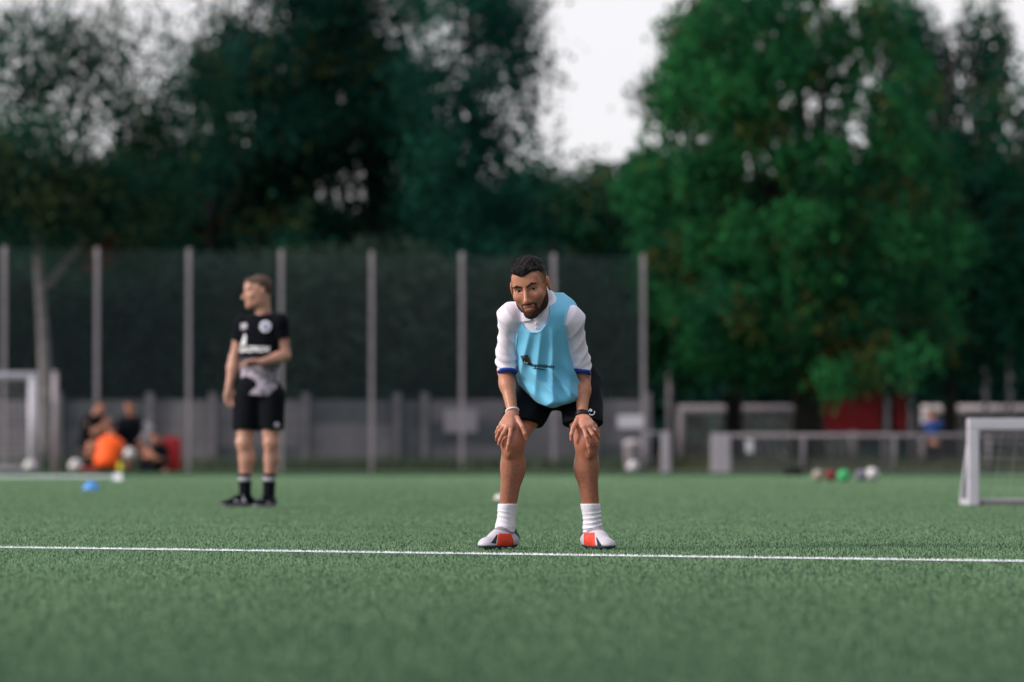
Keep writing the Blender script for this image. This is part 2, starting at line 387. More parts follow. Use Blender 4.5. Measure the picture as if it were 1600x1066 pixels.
def limbs(mb, base, top, r0, tips, seed=0, lean=None):
    rr = random.Random(seed); b, t = Vector(base), Vector(top); pts = []; rad = []
    for i in range(9):
        f = i / 8; q = b.lerp(t, f) + Vector((math.sin(f * 5 + seed) * 0.08 * r0 * 8 * f, math.cos(f * 4 + seed) * 0.3 * f, 0)); pts.append(q); rad.append(r0 * (1.25 if i == 0 else 1) * (1 - 0.75 * f))
    mb.tube(pts, rad, 9)
    for tip in tips:
        tip = Vector(tip); f = rr.uniform(0.3, 0.75); i = min(int(f * 8), 7); s = pts[i].lerp(pts[i + 1], f * 8 - i); m = s.lerp(tip, 0.5) + Vector((rr.uniform(-.3, .3), rr.uniform(-.3, .3), rr.uniform(0.1, 0.6)))
        mb.tube([s, s.lerp(m, 0.5) + Vector((0, 0, 0.1)), m, tip], [rad[i] * 0.5, rad[i] * 0.36, rad[i] * 0.24, 0.02], 6)
def tree(label, D, trunk_px, trunk_top_py, r0, blobs, per, spread, size, dark, light, droop=0.0, thin=0.0, accent=None, fa=0.0, bark=None, group=None, seed=0, extra=None, cat='tree', name='tree', lean_px=0, ntip=4):
    base = Vector((X(trunk_px, D), D, -0.05)); root = empty(name, base)
    tag(root, label, cat, group)
    mb = MB(); tips = []
    for px, py, rx, ry, nt, dy, *ho in (blobs if len(blobs) < 14 else random.sample(blobs, 9)):
        for _ in range(ntip): tips.append((X(px + random.uniform(-.7, .7) * rx, D) - base.x, dy + random.uniform(-.6, .6), Z(py + random.uniform(-.7, .6) * ry, D)))
    limbs(mb, (0, 0, 0), (X(trunk_px + lean_px, D) - base.x, 0, Z(trunk_top_py, D)), r0, tips, seed)
    if extra: extra(mb, base)
    mb.build('trunk', bark or M_bark_dark, root, True)
    C, h = crown_points(blobs, D, per, spread, droop, thin, seed)
    leaf_mesh('crown', C - np.array(base), size, colours(h, dark, light, accent, fa), root, 1.0 if droop else 0.0)
    return root
def boughs(ys, left, right, n, nt, rx, ry, dz, seed, topthin=120):
    """single leafy boughs, each with its own tone and painted depth shade, scattered through a crown outline given in picture terms"""
    rr = random.Random(seed); out = []
    for _ in range(n):
        py = rr.uniform(ys[0], ys[-1]); a, b = np.interp(py, ys, left), np.interp(py, ys, right); px = rr.uniform(a, b); dy = rr.uniform(-dz, dz)
        edge = min(px - a, b - px) / (b - a); w = rr.uniform(*rx) * (0.7 if edge < 0.12 else 1)
        k = nt * (0.5 if py < topthin else 1) * (0.55 if edge < 0.10 else 1) * (w / (sum(rx) / 2))
        out.append((px, py, w, rr.uniform(*ry), max(6, int(k)), dy, rr.uniform(-0.42, 0.30) - 0.10 * dy / dz))  # random tone, plus depth shade in the leaf colour: front lighter, rear darker
    return out
TEALD, TEALL = (0.003, 0.026, 0.026), (0.016, 0.100, 0.066)
GRND, GRNL = (0.003, 0.036, 0.029), (0.034, 0.195, 0.058)
# pale birch at the far left, drooping, thin against the sky at the top
def birch_fork(mb, base):
    q = lambda px, py: Vector((X(px, 74) - base.x, 0, Z(py, 74)))
    mb.tube([q(66, 455), q(100, 410), q(140, 360), q(165, 325), q(185, 270)], [0.075, 0.07, 0.06, 0.05, 0.02], 8)
birch = tree('pale-barked birch with a forked trunk standing behind the fence at the far left', 74, 73, 200, 0.155,
     [(40, 250, 130, 90, 480, -1.2), (100, 275, 140, 45, 180, -1.0), (180, 275, 100, 60, 170, -1), (150, 320, 120, 70, 340, 2.5), (10, 120, 110, 130, 210, 1), (120, 90, 90, 110, 140, 2), (230, 260, 70, 90, 200, 2.5), (-60, 250, 120, 200, 300, 0), (330, 130, 60, 90, 90, 3), (200, 70, 110, 100, 120, 2), (240, 180, 90, 70, 150, 2.5), (60, 30, 90, 60, 70, 1)],
     16, 0.32, 0.062, TEALD, (0.020, 0.095, 0.05), 0.9, 0.45, (0.07, 0.09, 0.03), 0.10, M_bark_pale, seed=1, extra=birch_fork, lean_px=-14, ntip=0)
Cn = RNG.normal(size=(170, 3)) * np.array((0.17, 0.12, 0.22)) + np.array((X(158, 73.5) - birch.location.x, -0.5, Z(378, 73.5)))
leaf_mesh('red_leaf_cluster', Cn, 0.07, colours(RNG.uniform(0, 1, 170), (0.12, 0.035, 0.025), (0.30, 0.10, 0.06)), birch)['kind'] = 'stuff'
# dense dark broadleaf trees behind the fence
YT = [-120, 0, 120, 250, 340, 405]
tree('tall dense dark green tree behind the fence, left of the standing coach', 88, 340, 60, 0.22, boughs(YT, [330, 300, 285, 240, 230, 235], [520, 520, 510, 500, 480, 470], 62, 34, (34, 66), (24, 46), 2.2, 2, 60),
     22, 0.30, 0.085, TEALD, TEALL, 0, 0.45, (0.10, 0.11, 0.03), 0.04, seed=2, group='dense trees behind the fence', ntip=2)
tree('tall dense dark green tree in the middle of the wooded background', 90, 590, 40, 0.24, boughs(YT, [470, 450, 440, 430, 430, 430], [700, 700, 690, 700, 710, 700], 78, 34, (34, 70), (24, 46), 2.2, 3, 40),
     22, 0.30, 0.085, TEALD, TEALL, 0, 0.45, (0.10, 0.11, 0.03), 0.04, seed=3, group='dense trees behind the fence', ntip=2)
tree('dark tree thinning out to the right against the white sky gap', 86, 730, 60, 0.2, boughs(YT, [640, 640, 640, 640, 660, 660], [760, 800, 845, 845, 850, 840], 50, 30, (30, 60), (22, 42), 1.8, 4, 110) + [(800, 90, 60, 110, 60, 1), (780, 10, 80, 60, 60, 1)],
     21, 0.30, 0.08, TEALD, TEALL, 0, 0.45, None, 0, seed=4, group='dense trees behind the fence', ntip=2)
tree('low rounded dark tree under the gap of white sky', 97, 880, 300, 0.15,
     [(880, 360, 80, 70, 330, 0), (940, 330, 60, 60, 180, 0), (820, 340, 60, 70, 220, 0)], 24, 0.38, 0.085, TEALD, (0.018, 0.10, 0.055), 0, 0.5, (0.16, 0.16, 0.05), 0.1, seed=5)
# right-hand trees
tree('slender dark trunked tree between the fence end and the far goal', 84, 1146, 200, 0.22,
     [(1085, 390, 110, 130, 430, 0), (1060, 270, 90, 70, 180, 0), (1050, 500, 70, 70, 120, 0.5)], 20, 0.34, 0.085, TEALD, GRNL, 0.7, 0.55, None, 0, seed=6)
tree('broad green weeping tree filling the right of the view', 80, 1262, 20, 0.34,
     boughs([-60, 0, 100, 250, 450, 560], [1120, 1060, 1015, 1000, 1035, 1110], [1400, 1425, 1450, 1500, 1500, 1440], 150, 31, (38, 82), (20, 44), 2.4, 7, 55) + [(1060, 170, 60, 110, 60, .5), (1255, 300, 190, 230, 260, 2.6, -0.45), (1300, 572, 36, 16, 20, -2.2, 0.25), (1345, 560, 36, 16, 18, -2.0, 0.1), (1290, 70, 90, 80, 80, 0.5, 0.0)],  # the large low-toned blob paints the crown's inner shade as dark leaves
     19, 0.26, 0.078, GRND, GRNL, 0.62, 0.35, (0.16, 0.14, 0.03), 0.04, seed=7, ntip=2)
tree('dark weeping tree at the right edge, behind the broad green one', 92, 1484, 80, 0.2,
     [(1500, 330, 130, 150, 620, 0), (1560, 200, 90, 110, 250, 0), (1480, 480, 130, 90, 430, 0), (1430, 150, 70, 150, 380, 1), (1620, 380, 90, 170, 350, 0), (1540, 60, 50, 90, 120, 1), (1400, 30, 70, 60, 100, 1)],
     20, 0.36, 0.085, TEALD, (0.014, 0.10, 0.052), 1.1, 0.6, (0.12, 0.10, 0.03), 0.04, seed=8)
# far wood that closes the view, one mass
def wood(name, label, D0, D1, px0, px1, top, n, size, dark, light, low=0.0):
    Dd = RNG.uniform(D0, D1, n); px = RNG.uniform(px0, px1, n)
    tz = np.array([Z(t, (D0 + D1) / 2) for t in np.interp(px, *zip(*top))]) * (1 + 0.10 * wob(np.stack((px * .02, Dd * .1, px * 0), 1), 1.7, 3))
    z = low + (tz - low) * RNG.uniform(0, 1, n) ** 0.85
    C = np.stack((X(px, Dd), Dd, z), 1); g = wob(C, 1.1, 5); h = np.clip(g * 0.8 + 0.38, 0, 1)
    C += RNG.normal(size=C.shape) * 0.12
    o = leaf_mesh(name, C, size, colours(h, dark, light))
    return tag(o, label, 'woodland', kind='stuff')
wood('far_wood', 'dark leafy wood closing the view behind the second pitch', 122, 134, -420, 2050,
     [(-420, 250), (300, 300), (850, 330), (930, 300), (1000, 290), (1600, 290), (2050, 280)], 70000, 0.33, (0.004, 0.026, 0.028), (0.016, 0.064, 0.052))
wood('undergrowth', 'dark bushes growing thickly behind the concrete wall', 79, 84, -220, 1000,
     [(-220, 400), (100, 405), (260, 395), (500, 410), (800, 400), (940, 415), (1000, 470)], 34000, 0.11, (0.002, 0.015, 0.017), (0.034, 0.062, 0.046))
# unseen row of trees added right of the pitch to block light from there
ns = 30000; sy = RNG.uniform(-22, 60, ns); sx = RNG.uniform(17, 22, ns) + 0.03 * sy; stz = 12.5 + 2.0 * wob(np.stack((sy * 0.4, sy * 0, sy * 0), 1), 1.3, 2)
Cs = np.stack((sx, sy, 0.4 + (stz - 0.4) * RNG.uniform(0, 1, ns) ** 0.9), 1)
tag(leaf_mesh('shade_trees', Cs, 0.34, colours(np.clip(0.5 + 0.5 * wob(Cs, 1.2, 7), 0, 1), GRND, TEALL)), 'unseen row of leafy trees added right of the pitch to block light', 'woodland', kind='stuff')
# weeds between fence and wall
nw = 9000; wx = RNG.uniform(X(-200, 74), X(1010, 74), nw); wy = RNG.uniform(71.2, 75.2, nw)
V, F, cc = blades(nw, np.stack((wx, wy, np.full(nw, -0.012)), 1), 0.08, 0.34, np.full(nw, 0.03), colours(RNG.uniform(0, 1, nw), (0.03, 0.06, 0.035), (0.10, 0.13, 0.075)), 0.7)
tag(npmesh('weeds', V, F, M_blade, col=cc), 'ragged grass and weeds at the foot of the concrete wall', 'weeds', kind='stuff')
nw = 7000; wx = RNG.uniform(X(1040, 75), X(1900, 75), nw); wy = RNG.uniform(69.5, 96, nw)
V, F, cc = blades(nw, np.stack((wx, wy, np.full(nw, -0.012)), 1), 0.08, 0.30, np.full(nw, 0.035), colours(RNG.uniform(0, 1, nw), (0.03, 0.06, 0.03), (0.12, 0.12, 0.07)), 0.7)
tag(npmesh('rough_grass', V, F, M_blade, col=cc), 'rough grass behind the pitch barrier on the right', 'grass', kind='stuff')

# ================================================================== ball-stop fence
M_rail = mat('rail_grey', lin(116, 110, 117), 0.7, 6, 0.12)
M_galv = mat('galvanised', lin(166, 158, 164), 0.55, 8, 0.12, metal=0.15)
M_wire = mat('fence_wire', lin(84, 100, 104), 0.6, 8, 0.1)
M_conc = mat('concrete', lin(112, 109, 116), 0.9, 2.5, 0.22, bump=0.4, bscale=20)
M_conc2 = mat('concrete_dark', lin(82, 85, 92), 0.9, 2.0, 0.3, bump=0.4, bscale=20)
M_white = mat('white_paint', lin(158, 153, 163), 0.5, 6, 0.07)
M_alu = mat('alu_white', lin(196, 194, 206), 0.4, 6, 0.06)
fence = tag(empty('ball_stop_fence', (X(500, 71), 71, 0)), 'tall grey wire-mesh ball-stop fence with slim steel posts behind the coach', 'fence')
def fD(px): return 69.6 + 3.0 * px / 1005.0
post_px = [-284, -139, 6, 151, 294.5, 439, 580.5, 721.5, 865, 1005]
FH = 4.05
fp = []
for px in post_px:
    D = fD(px); fp.append(Vector((X(px, D), D, 0)) - fence.location)
for q in fp:
    MB().box((q.x, q.y, FH / 2 - 0.01), (0.075, 0.08, FH), bev=0.008).build('post', M_galv, fence)
    MB().box((q.x, q.y, FH + 0.01), (0.085, 0.09, 0.025), bev=0.006).build('post_cap', M_galv, fence)
panel_me = None
for a, b in zip(fp, fp[1:]):
    L = (b - a).length - 0.12; m = (a + b) / 2; rz = math.atan2(b.y - a.y, b.x - a.x)
    mb = MB()
    for k in range(41): mb.box((0, -0.052, 0.06 + k * 0.0985), (L, 0.007, 0.007))
    nv = 30
    for k in range(nv + 1): mb.box((-L / 2 + L * k / nv, -0.060, FH / 2), (0.0028, 0.0055, FH - 0.08))
    o = mb.build('mesh_panel', M_wire, fence); o.location = m; o.rotation_euler.z = rz; o['kind'] = 'stuff'
# concrete wall behind the fence
wall = tag(empty('concrete_wall', (X(400, 76.5), 76.5, 0)), 'low grey concrete panel wall behind the wire fence', 'wall')
wx = [-330, -190, -50, 92, 235, 333, 478, 621, 664, 803, 930, 1012]
for i, px in enumerate(wx):
    MB().box((X(px, 76.5) - wall.location.x, -0.05, 0.76), (0.15, 0.18, 1.48), bev=0.015).build('wall_post', M_conc, wall)
for i, (a, b) in enumerate(zip(wx, wx[1:])):
    x0, x1 = X(a, 76.5) - wall.location.x + 0.098, X(b, 76.5) - wall.location.x - 0.098
    for k in range(3):
        MB().box(((x0 + x1) / 2, 0, 0.225 + 0.455 * k), (x1 - x0, 0.07 + 0.004 * ((i + k) % 3), 0.445), bev=0.012).build('wall_panel', M_conc2 if i in (3, 7) else M_conc2 if (i * 3 + k) % 5 == 0 else M_conc, wall)
s = MB().box((0, 0, 0), (0.66, 0.03, 0.46), bev=0.01).build('sign_board', M_white, None); s.location = P(720, 658, 76.3)
tag(s, 'blank pale board on the concrete wall left of the bending player', 'board')
s = MB().box((0, 0, 0), (0.50, 0.02, 0.25), bev=0.008).build('fence_sign', M_alu, None); s.location = P(985, 659, fD(985) - 0.11)
tag(s, 'small white blank sign on the last bay of the wire fence', 'sign')
bn = tag(empty('litter_bin', (X(988, 70.6), 70.6, 0)), 'pale upright bin standing at the foot of the fence\'s end post', 'bin')
MB().lathe([(0.13, 0), (0.15, 0.04), (0.165, 0.42), (0.16, 0.46)], (0, 0, 0), 16).build('bin_body', M_rail, bn, True)
MB().lathe([(0.175, 0.462), (0.175, 0.50), (0.12, 0.56), (0.03, 0.575)], (0, 0, 0), 16).build('bin_lid', M_galv, bn, True)

# ================================================================== barrier, entrance and far side on the right
M_net = mat('barrier_net', lin(78, 80, 86), 0.7, 8, 0.1)
bar = tag(empty('pitch_barrier', (X(1400, 66), 66, 0)), 'low grey pitch barrier of tubular rail and mesh along the right side', 'barrier')
bx = lambda px, D=66: X(px, D) - bar.location.x
RT = Z(681, 66)
MB().tube([(bx(1128), 0, RT), (bx(1900), 0, RT)], 0.038, 10).build('rail', M_rail, bar, True)
bpx = [1255, 1397, 1545, 1690, 1835]
for px in bpx: MB().tube([(bx(px), -0.07, -0.01), (bx(px), -0.07, RT - 0.02)], 0.045, 10).build('post', M_conc, bar, True)
for a, b in zip([1142] + bpx, bpx):
    mb = MB(); x0, x1 = bx(a) + 0.03, bx(b) - 0.03
    for k in range(9): mb.box(((x0 + x1) / 2, -0.052, 0.03 + k * 0.07), (x1 - x0, 0.006, 0.013))
    for k in range(31): mb.box((x0 + (x1 - x0) * k / 30, -0.058, 0.31), (0.009, 0.005, 0.6))
    mb.build('mesh_panel', M_net, bar)['kind'] = 'stuff'
MB().box((bx(1126), -0.02, RT / 2 + 0.005), (0.34, 0.12, RT + 0.06), bev=0.02).build('end_board', M_white, bar)
gp = tag(empty('entrance_rail', (X(1040, 66.5), 66.5, 0)), 'short white post and rail beside the fence end at the pitch entrance', 'barrier')
MB().box((0, 0, 0.34), (0.17, 0.10, 0.72), bev=0.02).build('post', M_white, gp)
MB().tube([(-0.35, 0, 0.66), (-0.08, 0, 0.66)], 0.04, 10).build('rail', M_conc, gp, True)
MB().tube([(-0.36, 0, -0.01), (-0.36, 0, 0.69)], 0.05, 10).build('post', M_conc, gp, True)
def goal(name, label, loc, w, h, dpt, rad, m, rz=0.0, net=True, group=None, thin=None, square=False, sides=(0, 1), ground=True):
    """goal with its mouth along local x from 0 to w, depth along +y"""
    g = tag(empty(name, loc, rz), label, 'goal', group); th = thin or rad * 0.6
    def bar_(n, a, b, r, mm):
        if square:
            a, b = Vector(a), Vector(b); d = b - a; R = d.to_track_quat('X', 'Z').to_matrix()
            MB().box((a + b) / 2, (d.length, 2 * r, 2 * r), R=R, bev=r * 0.25).build(n, mm, g)
        else: MB().tube([a, b], r, 12).build(n, mm, g, True)
    xs = [0, w]
    for i in sides: bar_('post', (xs[i], 0, 0), (xs[i], 0, h - rad * (0 if not square else 1)), rad, m)
    bar_('crossbar', (-rad * 1.002, 0, h), (w + rad * 1.002, 0, h), rad * 1.01, m)
    for i in sides:
        bar_('back_stay', (xs[i], rad * 0.9, h - 0.02), (xs[i], dpt, th), th, m)
        if ground: bar_('side_ground_bar', (xs[i], rad * 1.01, th), (xs[i], dpt, th), th * 0.99, m)
    if ground: bar_('rear_ground_bar', (0, dpt, th), (w, dpt, th), th * 1.01, m)
    if net:
        V = []; F = []; r = 0.0014 if w < 2 else 0.004
        mb = MB(); nx = max(6, int(w / 0.11)); nz = max(5, int(h / 0.11))
        bt = lambda f: Vector((0, rad + (dpt - rad) * f, (h - 0.02) * (1 - f) + th * f + 0.0))
        for k in range(1, nx): q = Vector((w * k / nx, 0, 0)); mb.tube([bt(0) + q, bt(0.5) + q + Vector((0, 0.03, -0.03)), bt(1) + q], r, 4, False)
        for k in range(1, nz): q = bt(k / nz); mb.tube([q, q + Vector((w / 2, 0.02, -0.02)), q + Vector((w, 0, 0))], r, 4, False)
        mb.build('net', mat('net_cord', lin(190, 190, 195), 0.8, 5, 0.1), g)['kind'] = 'stuff'
    return g
# portable goal at the right edge
Dm = depth(790)
goal('mini_goal', 'small white portable goal cut off by the right edge', (X(1520, Dm), Dm, 0), 1.2, Z(663, Dm), 0.50, 0.043, M_alu, rz=0.05, square=True, thin=0.022)
g = bpy.data.objects['mini_goal']
MB().box((0.6, 0, 0.02), (1.16, 0.055, 0.04), bev=0.006).build('front_ground_bar', M_rail, g)
# youth goal at the left edge
goal('youth_goal', 'grey-white youth goal cut off by the left edge, in front of the fence', (X(51, 68.2) - 3.0, 68.2, 0), 3.0, Z(588, 68.2), 0.9, 0.075, M_alu, thin=0.05, sides=(0, 1))
pl = tag(empty('steel_pole', (X(86, 68.6), 68.6, 0)), 'thin grey steel pole standing right of the youth goal', 'pole')
MB().tube([(0, 0, 0), (0, 0, Z(583, 68.6))], 0.055, 10).build('shaft', M_galv, pl, True)
MB().tube([(0, 0, Z(583, 68.6)), (0, 0, Z(580, 68.6))], 0.062, 10).build('cap', M_galv, pl, True)
# goals on the second pitch
goal('far_goal', 'dull grey goal on the second pitch behind the dark slender trunk', (X(1064, 104), 104, 0), (1500 - 1064) * 104 / FPX * 0.62, Z(639, 104), 1.3, 0.10, M_rail, thin=0.05)
goal('far_goal', 'pale goal on the second pitch behind the small blue figure', (X(1445, 104), 104, 0), 4.2, Z(639, 104), 1.3, 0.10, M_galv, thin=0.05)
for px, top, lab in ((1046, 545, 'thin grey pole just right of the fence end'), (1540, 560, 'thin pale pole beyond the barrier above the mini goal\'s left side'), (1578, 535, 'thin pale pole beyond the barrier at the right edge')):
    q = tag(empty('thin_pole', (X(px, 96), 96, 0)), lab, 'pole'); h = Z(top, 96)
    MB().tube([(0, 0, -0.02), (0, 0, h)], 0.06, 8).build('shaft', M_rail, q, True); MB().tube([(0, 0, h), (0, 0, h + 0.04)], 0.085, 8).build('cap', M_galv, q, True)
# red team shelter
M_red = mat('red_panel', lin(140, 18, 28), 0.5, 4, 0.15); M_red2 = mat('red_bag', lin(150, 18, 28), 0.6, 6, 0.12)
sh = tag(empty('team_shelter', (X(1345, 92), 92, 0)), 'red team shelter with white posts under the weeping tree', 'shelter')
q = lambda px: X(px, 92) - sh.location.x
for k, (a, b) in enumerate(((1270, 1306), (1306, 1343), (1343, 1380))):
    MB().box(((q(a) + q(b)) / 2, 0.35, Z(640, 92) + 0.02), (q(b) - q(a) - 0.012, 0.04, Z(603, 92) - Z(674, 92)), bev=0.008).build('back_panel', M_red, sh)
MB().box(((q(1402) + q(1418)) / 2, 0.33, Z(640, 92)), (0.30, 0.04, 1.0), bev=0.008).build('side_panel', M_red, sh)
for px in (1268, 1387, 1424): MB().tube([(q(px), 0.2, -0.012), (q(px), 0.2, Z(600, 92))], 0.06, 8).build('post', M_white, sh, True)
MB().box((q(1345), 0.1, Z(598, 92)), (q(1432) - q(1258), 0.9, 0.05), bev=0.01).build('roof', M_red, sh)
MB().box((q(1330), 0.05, Z(679, 92)), (q(1395) - q(1265), 0.30, 0.07), bev=0.01).build('bench_seat', M_conc, sh)
for px in (1280, 1380): MB().box((q(px), 0.05, Z(679, 92) / 2 - 0.03), (0.06, 0.26, Z(679, 92) - 0.05)).build('bench_leg', M_galv, sh)

# ================================================================== balls, cones and bags
M_ballw = mat('ball_white', lin(226, 224, 228), 0.45, 5, 0.05); M_seam = mat('ball_seam', lin(60, 60, 66), 0.6, 5, 0.05)
def ball(px, py_base, r, m, label, D=None):
    D = D or depth(py_base); e = tag(empty('football', (X(px, D), D, 0)), label, 'ball', 'footballs lying on the pitch')
    bm = bmesh.new(); bmesh.ops.create_icosphere(bm, subdivisions=3, radius=r, matrix=Matrix.Translation((0, 0, r)))
    me = bpy.data.meshes.new('shell'); bm.to_mesh(me); bm.free(); me.polygons.foreach_set('use_smooth', np.ones(len(me.polygons), bool)); link('shell', me, m, e)
    bm = bmesh.new(); bmesh.ops.create_icosphere(bm, subdivisions=1, radius=1.0); vs = [v.co.normalized() for v in bm.verts if len(v.link_edges) == 5]; bm.free()
    for v in vs:
        mb = MB(); R = v.to_track_quat('Z', 'Y').to_matrix(); prof = []
        ring = [mb.bm.verts.new(Vector((0, 0, r)) + (R @ Vector((math.cos(a) * 0.34, math.sin(a) * 0.34, 0.95))).normalized() * r * 1.006) for a in [2 * math.pi * k / 5 for k in range(5)]]
        mid = mb.bm.verts.new(Vector((0, 0, r)) + v * r * 1.012)
        for k in range(5): mb.bm.faces.new((mid, ring[k], ring[(k + 1) % 5]))
        mb.build('patch', M_seam if m is M_ballw else m, e)
    return e
ball(47, 734, 0.105, M_ballw, 'white football in front of the youth goal post', 66.8)
ball(118, 734, 0.11, M_ballw, 'white football at the feet of the crouching player furthest left', 67.2)
ball(203, 718, 0.105, M_ballw, 'white football held between the orange-bibbed player and the seated one', 68.0).location.z = 0.21
ball(1278, 752, 0.076, mat('ball_cream', lin(160, 150, 138), 0.5, 5, 0.06), 'pale cream football, leftmost of the row before the barrier')
ball(1298, 752, 0.076, mat('ball_red', lin(124, 36, 38), 0.5, 5, 0.06), 'dull red football in the row before the barrier')
ball(1318, 753, 0.078, mat('ball_green', lin(60, 180, 110), 0.5, 5, 0.06), 'bright green football in the row before the barrier')
ball(1345, 752, 0.076, mat('ball_grey', lin(110, 112, 130), 0.5, 5, 0.06), 'grey football in the row before the barrier')
ball(1362, 752, 0.088, M_ballw, 'white football, rightmost of the row before the barrier')
ball(989, 737, 0.10, M_ballw, 'white football at the foot of the pale bin by the fence end', 66.6)
s_ = MB().box((0, 0, 0), (0.13, 0.012, 0.22), bev=0.004).build('notice', M_alu, None); s_.location = P(1171, 697, 65.86); tag(s_, 'small white notice fixed to the barrier mesh near its end board', 'sign')
def cone(px, py, r, h, m, label):
    D = depth(py); e = tag(empty('marker_cone', (X(px, D), D, 0)), label, 'marker cone')
    MB().lathe([(r, 0.004), (r, 0.010), (r * 0.82, h * 0.45), (r * 0.45, h * 0.95), (r * 0.36, h)], (0, 0, 0), 24).build('dome', m, e, True)
    MB().lathe([(r * 0.34, h * 1.001), (r * 0.30, h * 1.06), (r * 0.22, h * 1.06)], (0, 0, 0), 24).build('rim', m, e, True)
cone(143, 766, 0.095, 0.088, mat('cone_blue', lin(84, 150, 226), 0.5, 5, 0.05), 'light blue marker cone on the turf at the left')
cone(780, 781, 0.045, 0.045, mat('cone_white', lin(225, 220, 226), 0.5, 5, 0.05), 'small white marker cone just behind the bending player\'s leg')
def bag(name, label, loc, d, m, rz=0.0, handle=True):
    e = tag(empty(name, loc, rz), label, 'bag')
    MB().box((0, 0, d[2] / 2), d, bev=min(d) * 0.28).build('body', m, e, True)
    MB().tube([(-d[0] * .3, -d[1] * .35, d[2] * .96), (-d[0] * .2, -d[1] * .35, d[2] * 1.06), (d[0] * .2, -d[1] * .35, d[2] * 1.06), (d[0] * .3, -d[1] * .35, d[2] * .96)], 0.012, 6).build('handle', m, e, True)
    MB().box((0, -d[1] * 0.505, d[2] * 0.45), (d[0] * 0.6, 0.02, d[2] * 0.4), bev=0.008).build('pocket', m, e)
bag('kit_bag', 'upright red kit bag beside the small seated player', (X(268, 68.6), 68.6, 0), (0.34, 0.26, 0.60), M_red2)
bag('sports_bag', 'low black sports bag lying before the barrier', (X(1238, 58), 58, 0), (0.30, 0.2, 0.13), mat('black_bag', lin(22, 26, 34), 0.7, 6, 0.1))
bt = tag(empty('drinks_bottle', (X(188, 66.2), 66.2, 0)), 'small yellow-green drinks bottle beside the orange bib', 'bottle')
MB().lathe([(0.034, 0), (0.038, 0.02), (0.038, 0.13), (0.03, 0.15)], (0, 0, 0), 12).build('body', mat('bottle_yellow', lin(215, 215, 40), 0.4, 5, 0.05), bt, True)
MB().lathe([(0.028, 0.151), (0.028, 0.175), (0.012, 0.185), (0.012, 0.2)], (0, 0, 0), 12).build('cap', mat('bottle_green', lin(40, 190, 60), 0.4, 5, 0.05), bt, True)
# ================================================================== people
SKIN = np.array((0.47, 0.205, 0.130))
M_skin = mat('skin', (0, 0, 0), 0.43, 70, 0.13, attr=True, spec=0.4, sss=0.12, bump=0.06, bscale=260)
M_hair = mat('hair_dark', lin(19, 15, 16), 0.6, 120, 0.4, spec=0.2, bump=0.5, bscale=350, stretch=(1, 0.35, 1))
M_fade = mat('hair_fade', (0, 0, 0), 0.7, 500, 0.25, attr=True, spec=0.25)
M_brow = mat('brow', lin(34, 25, 23), 0.75, 260, 0.3)
M_beard = mat('beard', (0, 0, 0), 0.8, 420, 0.35, attr=True, spec=0.2, bump=0.5, bscale=500)
M_eye = mat('eye_white', lin(178, 168, 164), 0.5, 40, 0.05, spec=0.2); M_iris = mat('iris', lin(14, 9, 8), 0.5, 40, 0.1, spec=0.1)
M_bib = mat('bib_mesh', lin(116, 200, 240), 0.6, 420, 0.06, bump=0.10, bscale=900, sheen=0.15, trans=0.10)
M_bind = mat('bib_binding', lin(124, 202, 240), 0.65, 300, 0.05)
M_shirt = mat('shirt_white', lin(236, 229, 246), 0.75, 300, 0.04, bump=0.08, bscale=700, sheen=0.2)
M_cuff = mat('cuff_blue', lin(38, 78, 176), 0.7, 200, 0.06)
M_black = mat('shorts_black', lin(9, 14, 21), 0.85, 120, 0.15, bump=0.1, bscale=500, spec=0.12)
M_sock = mat('sock_white', lin(232, 230, 244), 0.85, 200, 0.05, bump=0.25, bscale=500)
M_shoe = mat('boot_grey', lin(198, 194, 206), 0.45, 150, 0.06); M_boot2 = mat('boot_knit', lin(146, 136, 146), 0.8, 300, 0.12)
M_collar = mat('boot_collar', lin(74, 80, 92), 0.8, 300, 0.12); M_bred = mat('boot_red', lin(226, 66, 44), 0.45, 120, 0.08)
M_mark = mat('dark_mark', lin(24, 30, 52), 0.6, 100, 0.05); M_pale = mat('white_mark', lin(228, 228, 236), 0.6, 100, 0.04)
M_lens = mat('grey_mark', lin(78, 76, 74), 0.6, 100, 0.15); M_band = mat('band_black', lin(14, 15, 18), 0.5, 60, 0.08)

